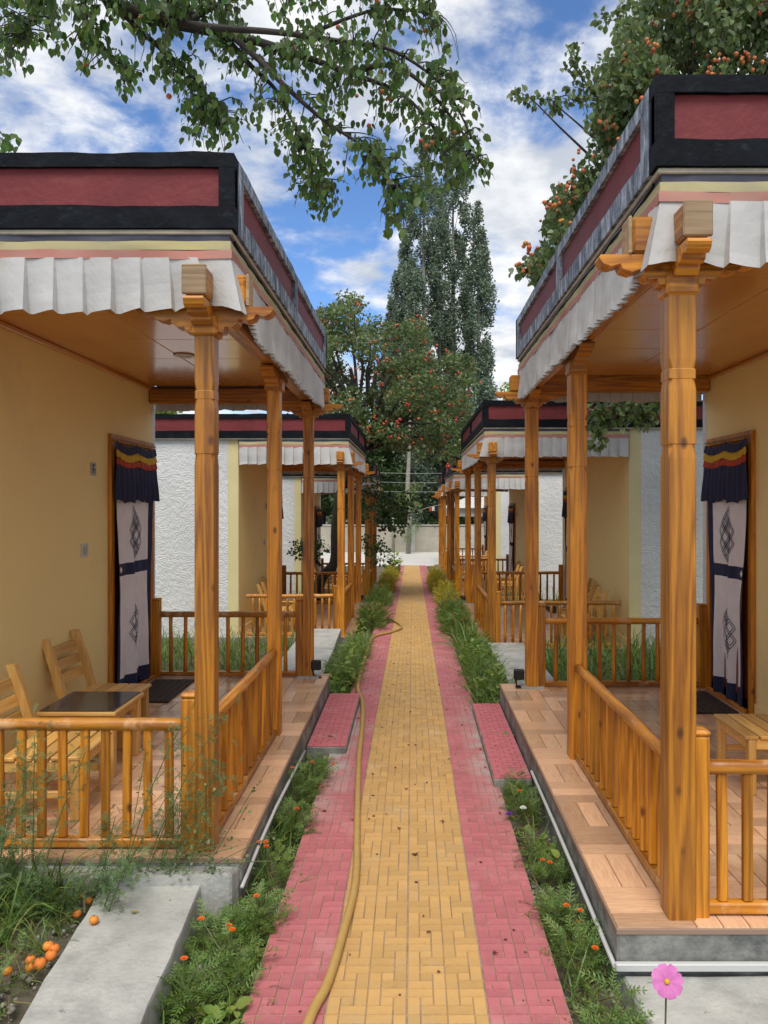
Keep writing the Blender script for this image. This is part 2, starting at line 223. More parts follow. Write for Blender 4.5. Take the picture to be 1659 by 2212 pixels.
# ------------------------------------------------------------------ mesh builder and linking
WL = {}
class M:
    def __init__(s): s.v = []; s.f = []
    def add(s, vs, fs):
        b = len(s.v); s.v += [tuple(p) for p in vs]; s.f += [tuple(b+i for i in f) for f in fs]; return s
    def box(s, x0, x1, y0, y1, z0, z1, c=.004):
        x0, x1 = min(x0, x1), max(x0, x1); y0, y1 = min(y0, y1), max(y0, y1); z0, z1 = min(z0, z1), max(z0, z1)
        c = min(c, (x1-x0)*.4, (y1-y0)*.4, (z1-z0)*.4)
        V = []; ix = {}
        for i, (a, sa) in enumerate(((x0, 1), (x1, -1))):
            for j, (b, sb) in enumerate(((y0, 1), (y1, -1))):
                for k, (d, sd_) in enumerate(((z0, 1), (z1, -1))):
                    for ax in range(3):
                        p = [a+sa*c, b+sb*c, d+sd_*c]; p[ax] = (a, b, d)[ax]; ix[i, j, k, ax] = len(V); V.append(p)
        F = []
        for ax in range(3):
            for e in (0, 1):
                q = []
                for (u, w_) in ((0, 0), (1, 0), (1, 1), (0, 1)):
                    t = [0, 0, 0]; t[ax] = e; t[(ax+1) % 3] = u; t[(ax+2) % 3] = w_; q.append(ix[(*t, ax)])
                F.append(q if e else q[::-1])
        for ax in range(3):
            a1, a2 = (ax+1) % 3, (ax+2) % 3
            for u in (0, 1):
                for w_ in (0, 1):
                    t0 = [0, 0, 0]; t1 = [0, 0, 0]; t1[ax] = 1
                    for t in (t0, t1): t[a1] = u; t[a2] = w_
                    q = [ix[(*t0, a1)], ix[(*t1, a1)], ix[(*t1, a2)], ix[(*t0, a2)]]
                    F.append(q if (u != w_) else q[::-1])
        for i in (0, 1):
            for j in (0, 1):
                for k in (0, 1):
                    q = [ix[i, j, k, 0], ix[i, j, k, 1], ix[i, j, k, 2]]; F.append(q if (i+j+k) % 2 else q[::-1])
        return s.add(V, F)
    def tube(s, pts, rad, n=8, cap=True):
        pts = [Vector(p) for p in pts]; m = len(pts)
        if not hasattr(rad, '__len__'): rad = [rad]*m
        d0 = (pts[1]-pts[0]).normalized(); up = Vector((0, 0, 1)) if abs(d0.z) < .9 else Vector((1, 0, 0))
        a = d0.cross(up).normalized(); V = []
        for i in range(m):
            d = (pts[min(i+1, m-1)]-pts[max(i-1, 0)]).normalized(); a = (a-d*a.dot(d)).normalized(); b = d.cross(a)
            V += [pts[i]+(a*math.cos(2*PI*k/n)+b*math.sin(2*PI*k/n))*rad[i] for k in range(n)]
        F = [(i*n+k, i*n+(k+1) % n, (i+1)*n+(k+1) % n, (i+1)*n+k) for i in range(m-1) for k in range(n)]
        if cap: F += [tuple(range(n))[::-1], tuple((m-1)*n+k for k in range(n))]
        return s.add(V, F)
    def rings(s, rs, cap=True):
        n = len(rs[0]); V = [p for r in rs for p in r]
        F = [(i*n+k, i*n+(k+1) % n, (i+1)*n+(k+1) % n, (i+1)*n+k) for i in range(len(rs)-1) for k in range(n)]
        if cap: F += [tuple(range(n))[::-1], tuple((len(rs)-1)*n+k for k in range(n))]
        return s.add(V, F)
    def lathe(s, prof, c=(0, 0, 0), n=12):
        return s.rings([[(c[0]+r*math.cos(2*PI*k/n), c[1]+r*math.sin(2*PI*k/n), c[2]+z) for k in range(n)] for r, z in prof])
    def prism(s, poly, fn, t0, t1):
        n = len(poly); V = [fn(a, b, t0) for a, b in poly]+[fn(a, b, t1) for a, b in poly]
        return s.add(V, [tuple(range(n))[::-1], tuple(range(n, 2*n))]+[(i, (i+1) % n, n+(i+1) % n, n+i) for i in range(n)])
    def grid(s, P):
        r, c = len(P), len(P[0])
        return s.add([p for row in P for p in row], [(i*c+j, i*c+j+1, (i+1)*c+j+1, (i+1)*c+j) for i in range(r-1) for j in range(c-1)])
    def mesh(s, name, m, off=(0, 0, 0), smooth=False):
        me = bpy.data.meshes.new(name); o = Vector(off); me.from_pydata([tuple(Vector(p)-o) for p in s.v], [], s.f)
        if m: me.materials.append(m)
        if smooth: me.polygons.foreach_set('use_smooth', [True]*len(me.polygons))
        me.update(); return me
def link(name, data, parent=None, loc=None, rz=0, **props):
    """loc is in world space; the parent's world place is taken off"""
    o = bpy.data.objects.new(name, data); COL.objects.link(o)
    pw = WL[parent.name] if parent else Vector((0, 0, 0))
    wl = Vector(loc) if loc is not None else pw.copy()
    o.location = wl-pw; o.rotation_euler = (0, 0, rz); o.parent = parent; WL[o.name] = wl
    for k, v in props.items():
        if v: o[k] = v
    return o
def part(name, mb, m, parent, smooth=False, **props):     # mesh built in world coordinates
    return link(name, mb.mesh(name, m, WL[parent.name], smooth), parent, **props)
def thing(name, label, category, loc, group=None, rz=0): return link(name, None, None, loc, rz, label=label, category=category, group=group)
def single(name, mb, m, label, category, loc, group=None, smooth=False, kind=None):
    return link(name, mb.mesh(name, m, loc, smooth), None, loc, label=label, category=category, group=group, kind=kind)
def struct(name, mb, m, loc=(0, 0, 0)): return link(name, mb.mesh(name, m, loc), None, loc, kind='structure')
def copy_thing(src, loc, rz=None, label=None):
    def rec(o, parent):
        c = o.copy(); COL.objects.link(c); c.parent = parent
        for ch in o.children: rec(ch, c)
        return c
    r = rec(src, None); r.location = loc; WL[r.name] = Vector(loc)
    if rz is not None: r.rotation_euler = (0, 0, rz)
    if label: r['label'] = label
    return r
# leaf clouds --------------------------------------------------------------
def rotm(yaw, pitch, roll):
    cy, sy, cp, sp, cr_, sr = np.cos(yaw), np.sin(yaw), np.cos(pitch), np.sin(pitch), np.cos(roll), np.sin(roll)
    z, o = np.zeros_like(cy), np.ones_like(cy)
    Rz = np.stack([cy, -sy, z, sy, cy, z, z, z, o], -1).reshape(-1, 3, 3); Rx = np.stack([o, z, z, z, cp, -sp, z, sp, cp], -1).reshape(-1, 3, 3); Ry = np.stack([cr_, z, sr, z, o, z, -sr, z, cr_], -1).reshape(-1, 3, 3)
    return Rz@Rx@Ry
def cloud(tv, tf, pos, R, sc, name, m, off=(0, 0, 0)):
    tv = np.array(tv, float); tf = np.array(tf, np.int64); pos = np.array(pos, float).reshape(-1, 3)-np.array(off); n = len(pos); k = len(tv); fk = tf.shape[1]
    V = np.einsum('nij,kj->nki', R, tv)*np.asarray(sc).reshape(-1, 1, 1)+pos[:, None, :]
    F = (tf[None]+(np.arange(n)*k)[:, None, None]).reshape(-1)
    me = bpy.data.meshes.new(name); me.vertices.add(n*k); me.vertices.foreach_set('co', V.reshape(-1).astype(np.float32))
    nf = n*len(tf); me.loops.add(nf*fk); me.loops.foreach_set('vertex_index', F.astype(np.int32))
    me.polygons.add(nf); me.polygons.foreach_set('loop_start', (np.arange(nf)*fk).astype(np.int32)); me.materials.append(m); me.update(calc_edges=True); return me
HEART = ([(0, 0, 0), (0, .5, .03), (0, 1.02, -.1), (-.36, .2, .09), (-.34, .58, .06), (.36, .2, .09), (.34, .58, .06), (-.16, -.04, .04), (.16, -.04, .04)],
         [(0, 1, 3), (1, 4, 3), (1, 2, 4), (0, 5, 1), (1, 5, 6), (1, 6, 2), (0, 3, 7), (0, 8, 5)])
RHOM = ([(0, 0, 0), (-.38, .45, .08), (0, 1, -.05), (.38, .45, .08)], [(0, 3, 2), (0, 2, 1)])
BLADE = ([(-.5, 0, 0), (.5, 0, 0), (-.4, 6, 9), (.4, 6, 9), (-.25, 13, 14), (.25, 13, 14), (0, 22, 15)], [(0, 1, 3), (0, 3, 2), (2, 3, 5), (2, 5, 4), (4, 5, 6)])
def pinnate(n=5, w_=.07):
    V = []; F = []
    def rh(p, d, l):
        b = len(V); p = Vector(p); d = Vector(d).normalized(); q = Vector((-d.y, d.x, 0))
        V.extend([p, p+d*l*.5+q*w_*.5+Vector((0, 0, .02)), p+d*l, p+d*l*.5-q*w_*.5+Vector((0, 0, .02))]); F.extend([(b, b+1, b+2), (b, b+2, b+3)])
    for i in range(n):
        t = .15+.75*i/(n-1)
        for s_ in (-1, 1): rh((0, t, .1*math.sin(t*PI)), (s_, .75, .1), .36*(1-.45*t))
    rh((0, .85, .03), (0, 1, -.1), .3); rh((0, 0, 0), (0, 1, .1), .95)
    return [tuple(v) for v in V], F
PINN = pinnate()
def stuffobj(name, me, label, category, loc=(0, 0, 0)): return link(name, me, None, loc, kind='stuff', label=label, category=category)
U = np.random.uniform; G = np.random.normal
def disp(p): return 891+1660*p[0]/p[1], 1085-1660*(p[2]-1.8)/p[1]
def gh(x, y):
    k = max(0, min(1, (-1.15-x)/.2))*max(0, min(1, (3.5-y)/.1)); return gz(y)-.07+.15*k
def gz(y): return 0 if y < 6.5 else max(-.03*(y-6.5), -.78)

# ------------------------------------------------------------------ ground, path, road, wall behind
ys = [-6, 0]+[i*.25 for i in range(1, 60)]+[15+i*.8 for i in range(40)]+[50, 60, 90, 200, 600]
xs = [-400, -100, -40, -20, -10]+[-8+i*.25 for i in range(65)]+[10, 20, 40, 100, 400]
m_ = M(); m_.grid([[(x, y, gh(x, y)+(.035*mn.noise(Vector((x*2, y*2, 0))) if abs(x) > .5 and y < 31 else 0)-(0.03 if abs(x)<.75 else 0)) for x in xs] for y in ys])
def groundmat():
    m = mat('garden_ground', (.13, .115, .085), .95, bump=.9, bs=22); t = m.node_tree; b = t.nodes['Principled BSDF']
    c = N(t, 'ShaderNodeTexCoord'); n = N(t, 'ShaderNodeTexNoise'); n.inputs['Scale'].default_value = 1.1; n.inputs['Detail'].default_value = 10; n.inputs['Roughness'].default_value = .7; L(t, c.outputs['Object'], n.inputs['Vector'])
    r = N(t, 'ShaderNodeValToRGB'); r.color_ramp.elements[0].position = .3; r.color_ramp.elements[0].color = (.075, .062, .045, 1); r.color_ramp.elements[1].position = .7; r.color_ramp.elements[1].color = (.19, .165, .125, 1)
    e = r.color_ramp.elements.new(.5); e.color = (.12, .105, .07, 1); L(t, n.outputs[0], r.inputs[0]); L(t, r.outputs[0], b.inputs['Base Color']); return m
struct('ground', m_, groundmat())
YP = -.5; PEND = 31.0
def sub_y(a, b, st): 
    o = [a]
    while o[-1] < b-1e-6: o.append(min(o[-1]+st, b))
    return o
m_ = M(); yy = [YP, 2, 4, 6.5, 12, 20, PEND]
for (z_) in (0,):
    m_.rings([[(-.595, y, gz(y)-.12), (.555, y, gz(y)-.12), (.555, y, gz(y)-.0045), (-.595, y, gz(y)-.0045)] for y in yy])
path = struct('path', m_, GROUT)
T = .2875; U6 = (T-.003)/6
LAY = [(0, 0, 1, 2), (5, 0, 1, 2), (1, 0, 2, 1), (3, 0, 2, 1), (1, 1, 1, 1), (4, 1, 1, 1), (2, 1, 1, 2), (3, 1, 1, 2), (0, 2, 2, 1), (4, 2, 2, 1), (0, 3, 2, 1), (4, 3, 2, 1), (2, 3, 1, 2), (3, 3, 1, 2), (1, 4, 1, 1), (4, 4, 1, 1), (0, 4, 1, 2), (5, 4, 1, 2), (1, 5, 2, 1), (3, 5, 2, 1)]
def brick(wd, dp, g=.0014, h=.005):
    a, b = wd/2-g, dp/2-g; c = .0014
    return [(-a, -b, -h), (a, -b, -h), (a, b, -h), (-a, b, -h), (-a+c, -b+c, 0), (a-c, -b+c, 0), (a-c, b-c, 0), (-a+c, b-c, 0)], [(4, 5, 6, 7), (0, 1, 5, 4), (1, 2, 6, 5), (2, 3, 7, 6), (3, 0, 4, 7)]
bm_cache = {}
cnt = {'y': 0, 'p': 0}; far = {'y': M(), 'p': M()}
row = 0; y0 = 2.42
order = []
y = YP+.04
while y < PEND-T:
    for c in range(4):
        for (i, j, wi, hj) in LAY:
            cx = -.595+c*T+.0015+(i+wi/2)*U6; cy = y+(j+hj/2)*U6; order.append((cx, cy, wi, hj, 'p' if c in (0, 3) else 'y'))
    y += T
order.sort(key=lambda q: (q[1] < 2.6, q[1]))
for cx, cy, wi, hj, k in order:
    hz = random.uniform(-.0012, .0012); z = gz(cy)+hz
    if cnt[k] < 300 and cy > 2.6:
        key = (wi, hj, k)
        if key not in bm_cache: V, F = brick(wi*U6, hj*U6); bm_cache[key] = M().add(V, F).mesh('paving_brick', YBR if k == 'y' else PBR)
        link('yellow_brick' if k == 'y' else 'pink_brick', bm_cache[key], path, (cx, cy, z)); cnt[k] += 1
    else:
        V, F = brick(wi*U6, hj*U6); far[k].add([(a+cx, b+cy, d+z) for a, b, d in V], F)
for k, mm_, nm in (('y', YBR2, 'yellow_bricks'), ('p', PBR2, 'pink_bricks')): part(nm, far[k], mm_, path, kind='stuff')
m_ = M(); m_.grid([[(x, y, gz(y)-.045) for x in (-60, -20, 0, 20, 60)] for y in (31.0, 33, 36, 40, 42)]); struct('road', m_, ROADM)
m_ = M()
for xa in range(-9, 9): m_.box(xa*3.2, xa*3.2+3.2, 40.45, 40.7, -.9, .53+.03*math.sin(xa*2), .02)
bw = single('boundary_wall', m_, CBLK, 'long low grey concrete block wall across the end of the road', 'wall', (0, 40.5, -.9))
m_ = M()
for xa in range(-9, 9): m_.box(xa*3.2, xa*3.2+3.2, 40.4, 40.75, .56, .62, .02)
part('coping', m_, CONC, bw)
m_ = M()
for xa in range(-9, 9): m_.box(xa*3.2-.15, xa*3.2+.15, 40.36, 40.44, -.85, .55, .02)
part('pier', m_, CONC, bw)

# ------------------------------------------------------------------ houses
def post_mesh(wd, h, neck):
    def ring(z, w_, c):
        return [(w_, -w_+c, z), (w_, w_-c, z), (w_-c, w_, z), (-w_+c, w_, z), (-w_, w_-c, z), (-w_, -w_+c, z), (-w_+c, -w_, z), (w_-c, -w_, z)]
    a = wd/2; c = .004; secs = [(0, a, c)]
    n1_, n2_ = neck
    secs += [(n1_-.05, a, c), (n1_-.01, a*.955, a*.26), (n1_, a*.955, a*.26), (n1_+.004, a, c), (n1_+.03, a, c)]
    secs += [(n2_-.06, a, c), (n2_-.02, a*.955, a*.26), (n2_-.016, a*.98, c), (n2_+.018, a*.98, c), (n2_+.022, a*.955, a*.24), (n2_+.06, a, c), (h, a, c)]
    return M().rings([ring(z, w_, cc) for z, w_, cc in secs]).mesh('porch_post', WZ)
BOW = [(0, -.115), (.085, -.115), (.092, -.092), (.125, -.095), (.15, -.075), (.155, -.055), (.19, -.066), (.225, -.055), (.235, -.035), (.27, -.045), (.30, -.034), (.315, -.012), (.31, 0)]
def bow(mb, cx, cy, zt, axis, th=.085, k=1.0):
    poly = [(a*k, b) for a, b in BOW]+[(-a*k, b) for a, b in BOW[:0:-1]]
    if axis == 0: mb.prism(poly, lambda a, b, t: (cx+a, cy+t, zt+b), -th/2, th/2)
    else: mb.prism(poly, lambda a, b, t: (cx+t, cy+a, zt+b), -th/2, th/2)
def rough_bar(mb, axis, a0, a1, o0, o1, z0, z1, jt=.004, jb=.003, seed=0):
    n = max(2, int(abs(a1-a0)/.09)); R_ = []
    for i in range(n+1):
        a = a0+(a1-a0)*i/n; q = mn.noise(Vector((a*4, seed, 1)))*2*jt+mn.noise(Vector((a*17, seed, 5)))*jt; q2 = mn.noise(Vector((a*9, seed, 9)))*jb; o_ = mn.noise(Vector((a*6, seed, 3)))*.003
        pts = [(o0+o_, z0+q2), (o1, z0+q2), (o1, z1+q), (o0+o_, z1+q)]
        R_.append([(a, o, z) if axis == 0 else (o, a, z) for o, z in pts])
    mb.rings(R_)
def skirt(pathpts, ztop, zbot, pw, side_pw, seed, lift=()):
    """pleated cloth along a 2-D polyline; pathpts = [(x, y, outward normal x, y, kind)]"""
    mb = M()
    for si in range(len(pathpts)-1):
        (x0, y0, nx, ny, pw_), (x1, y1) = pathpts[si], pathpts[si+1][:2]
        ln = math.hypot(x1-x0, y1-y0); npl = max(1, round(ln/pw_)); cols = []
        for p in range(npl): cols += [(p+f, f) for f in (0, .18, .4, .62, .82, .95)]
        cols.append((npl, 0))
        P = []
        for r in range(7):
            v = r/6; rowp = []
            for (cp, f) in cols:
                t = cp/npl; xx = x0+(x1-x0)*t; yy_ = y0+(y1-y0)*t; pi_ = math.floor(cp-1e-6)
                rr = mn.noise(Vector((pi_*3.7, seed, si*2.2))); amp = (.006+.030*v)*min(1, pw_/.1+.25)*(1+.5*rr)
                d = amp*(math.sin(f*PI*.5)**1.2)+.012*v*mn.noise(Vector((cp*.35, v*2, seed)))+.035*v*mn.noise(Vector((t*ln*1.1, seed, 7)))
                d += .01*(1-v)+.004
                zb = zbot+.012*mn.noise(Vector((cp*.8, seed, 2)))+.010*(f-.5)+.014*rr
                fl = math.exp(-(((1-t)*ln)/.22)**2) if si == 0 else (math.exp(-((t*ln)/.35)**2) if si == 1 else 0); fx, fy = (pathpts[1][2], pathpts[1][3]) if si == 0 else (0, 0)
                f2 = math.exp(-(((1-t)*ln)/.07)**2) if si == 0 else (math.exp(-((t*ln)/.07)**2) if si == 1 else 0)
                if si == 1: d += .05*v*fl
                for (lp, lw, la) in lift:
                    if lp == (si, 0): zb += la*math.exp(-(t*ln/lw)**2)
                    elif lp == (si, 1): zb += la*math.exp(-(((1-t)*ln)/lw)**2)
                z = ztop+(zb-ztop)*v
                px_, py_ = xx+nx*d+fx*.06*v*fl, yy_+ny*d
                if f2 > .01:
                    kb = 1 if si < 2 else None; bx, by = pathpts[1][0], pathpts[1][1]; tx, ty_ = bx+pathpts[1][2]*(.012+.055*v), by-(.012+.035*v)
                    if si == 0: qx, qy = bx+nx*d+fx*.06*v, by+ny*d
                    else: qx, qy = bx+nx*d, by+ny*d
                    px_ += f2*(tx-qx); py_ += f2*(ty_-qy); z = z*(1-f2)+f2*(ztop+(zbot-ztop)*v)
                rowp.append((px_, py_, z))
            P.append(rowp)
        mb.grid(P)
    return mb
def band(pathpts, z1, z0, bulge, seed):
    mb = M()
    for si in range(len(pathpts)-1):
        (x0, y0, nx, ny, _), (x1, y1) = pathpts[si], pathpts[si+1][:2]; ln = math.hypot(x1-x0, y1-y0); n = max(3, int(ln/.06)); P = []
        for v in (0, .5, 1):
            r = []
            for i in range(n+1):
                t = i/n; d = bulge+.006*mn.noise(Vector((t*ln*9, v*1.3, seed+si)))+.01*v*mn.noise(Vector((t*ln*3, 0, seed)))
                k = 1; ex = ey = 0
                if i == n and si < 2: ex, ey = pathpts[si+1][2]*bulge, pathpts[si+1][3]*bulge; d = bulge
                if i == 0 and si > 0: ex, ey = pathpts[si-1][2]*bulge, pathpts[si-1][3]*bulge; d = bulge
                r.append((x0+(x1-x0)*t+nx*d*k+ex, y0+(y1-y0)*t+ny*d*k+ey, z1+(z0-z1)*v+.006*mn.noise(Vector((t*ln*4, seed, 3)))))
            P.append(r)
        mb.grid(P)
    return mb
FTM = {}
def floor_tiles(par, x0, x1, y0, y1, z, joined, s):
    cell = .30; allm = M(); j = 0; y = y0
    while y < y1-.04:
        i = 0; x = x0
        cy1 = min(y+cell, y1)
        while x < x1-.04:
            cx1 = min(x+cell, x1); wv = (i+j) % 2
            for q in range(3):
                if wv: a0, a1, b0, b1 = x+(cx1-x)*q/3, x+(cx1-x)*(q+1)/3, y, cy1
                else: a0, a1, b0, b1 = x, cx1, y+(cy1-y)*q/3, y+(cy1-y)*(q+1)/3
                w_, d_ = a1-a0, b1-b0; V, F = brick(w_, d_, .0016, .006); cx, cy = s*(a0+a1)/2, (b0+b1)/2
                if joined: allm.add([(a+cx, b+cy, c+z+.006) for a, b, c in V], F)
                else:
                    key = (round(w_, 3), round(d_, 3), wv)
                    if key not in FTM: FTM[key] = M().add(V, F).mesh('floor_tile', FT[1 if wv else 0])
                    link('floor_tile', FTM[key], par, (cx, cy, z+.006))
            x += cell; i += 1
        y += cell; j += 1
    if joined: part('floor_tiles', allm, FTJ, par, kind='stuff')
FTJ = islands(mat('wood_print_tile_far', (.66, .40, .25), .35, (.50, .28, .16), 5, coat=.3), .14)
BAL = M().box(-.019, .019, -.015, .015, 0, .50, .006).mesh('baluster', WZ)
BALR = M().lathe([(.019, 0), (.018, .12), (.020, .26), (.017, .4), (.018, .50)], n=8).mesh('baluster', WZ, smooth=True)
STUB = M().box(-.036, .036, -.036, .036, 0, .70, .006).box(-.040, .040, -.040, .040, .70, .725, .012).mesh('end_post', WZ)
def railing(x0, y0, x1, y1, z, label, group, pitch, ends=(True, True)):
    r = thing('porch_railing', label, 'railing', ((x0+x1)/2, (y0+y1)/2, z), group)
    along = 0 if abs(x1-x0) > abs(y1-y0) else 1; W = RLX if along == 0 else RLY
    ln = math.hypot(x1-x0, y1-y0); nseg = 12; sd_ = x0*3+y0
    pts = [(x0+(x1-x0)*i/nseg, y0+(y1-y0)*i/nseg+.004*mn.noise(Vector((i, sd_, 0))), z+.575+.006*mn.noise(Vector((i*.7, sd_, 5)))) for i in range(nseg+1)]
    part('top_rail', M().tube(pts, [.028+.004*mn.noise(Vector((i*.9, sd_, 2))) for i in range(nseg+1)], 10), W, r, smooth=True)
    b = M()
    if along == 0: b.box(x0, x1, y0-.025, y0+.025, z+.012, z+.055, .006)
    else: b.box(x0-.025, x0+.025, y0, y1, z+.012, z+.055, .006)
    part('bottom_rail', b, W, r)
    n = max(2, round(ln/pitch))
    for i in range(1, n):
        t = i/n; o = link('baluster', BAL if along == 1 or y0 < 4 else BALR, r, (x0+(x1-x0)*t, y0+(y1-y0)*t, z+.055), rz=random.uniform(-.15, .15)); o.rotation_euler[1] = random.uniform(-.012, .012)
    for k, e in enumerate(ends):
        if e:
            q = (x0, y0) if k == 0 else (x1, y1); link('end_post', STUB, r, (q[0], q[1], z+.0))
    return r
# furniture ------------------------------------------------------------------
def make_chair(loc, rz, label):
    c = thing('wooden_chair', label, 'chair', loc, 'slatted wooden porch chairs'); WL_ = WL[c.name]
    def p(nm, mb, m): return link(nm, mb.mesh(nm, m), c, None)
    h = .32; W_ = .45
    for sx, sy in ((0.40, -1), (.40, 1)): p('leg', M().box(sx-.022, sx+.022, sy*.2-.022, sy*.2+.022, 0, h-.02), PZ)
    for sy in (-1, 1):
        b = M(); b.rings([[(x-.024, sy*.2-.02, z), (x+.024, sy*.2-.02, z), (x+.024, sy*.2+.02, z), (x-.024, sy*.2+.02, z)] for x, z in ((.02, 0), (.02, h), (-.03, .5), (-.10, .70))]); p('back_post', b, PZ)
    for i in range(5): p('seat_slat', M().box(.035+i*.083, .035+i*.083+.072, -.225, .225, h-.018, h+.002, .004), PY)
    for k in range(3):
        z = .42+k*.09; x = .0-.10*max(0, (z-h))/.38-.012; b = M(); b.rings([[(x-.010-dx_, y_, z-.03), (x+.010-dx_, y_, z-.03), (x+.010-.018-dx_, y_, z+.03), (x-.010-.018-dx_, y_, z+.03)] for y_, dx_ in ((-.185, 0), (0, .008), (.185, 0))]); p('back_slat', b, PY)
    p('seat_frame', M().box(.04, .38, -.215, -.19, h-.075, h-.019).box(.04, .38, .19, .215, h-.075, h-.019).box(.395, .418, -.175, .175, h-.075, h-.019), PX)
    p('stretcher', M().box(.045, .375, -.21, -.19, .11, .145).box(.045, .375, .19, .21, .11, .145), PX)
    return c
def make_table(loc, rz, label):
    c = thing('low_table', label, 'table', loc, 'low glass-topped porch tables')
    def p(nm, mb, m): return link(nm, mb.mesh(nm, m), c, None)
    p('table_top', M().box(-.23, .23, -.24, .24, .36, .385, .006), PX); p('glass_top', M().box(-.215, .215, -.225, .225, .3855, .392, .002), TTOP)
    for sx in (-1, 1):
        for sy in (-1, 1): p('leg', M().box(sx*.19-.025, sx*.19+.025, sy*.2-.025, sy*.2+.025, 0, .36), PZ)
    b = M()
    for sy in (-1, 1): b.prism([(-.163, 0), (-.163, -.08), (-.12, -.045), (.12, -.045), (.163, -.08), (.163, 0)], lambda a, b_, t: (a, sy*.2+t, .358+b_), -.01, .01)
    for sx in (-1, 1): b.prism([(-.173, 0), (-.173, -.08), (-.13, -.045), (.13, -.045), (.173, -.08), (.173, 0)], lambda a, b_, t: (sx*.19+t, a, .358+b_), -.01, .01)
    p('apron', b, PX); return c
CH0 = TB0 = None
def put_set(s, xw, Y0, F, hname, offs):
    global CH0, TB0
    rz = 0 if s < 0 else PI
    for k, (dx_, dy_, r_) in enumerate(offs):
        x = s*(xw-dx_); y = Y0+dy_; lab = None
        if k == 2:
            lab = f'low table with a dark glass top on the porch of {hname}'
            if not TB0: TB0 = make_table((x, y, F), 0, lab); t = TB0
            else: t = copy_thing(TB0, (x, y, F), 0, lab)
        else:
            lab = ('slatted chair at the near side of the table at ', 'slatted chair beyond the table, nearer the door, at ')[k]+hname
            if not CH0: CH0 = make_chair((x, y, F), 0, lab); t = CH0; t.rotation_euler[2] = rz+r_
            else: t = copy_thing(CH0, (x, y, F), rz+r_, lab)
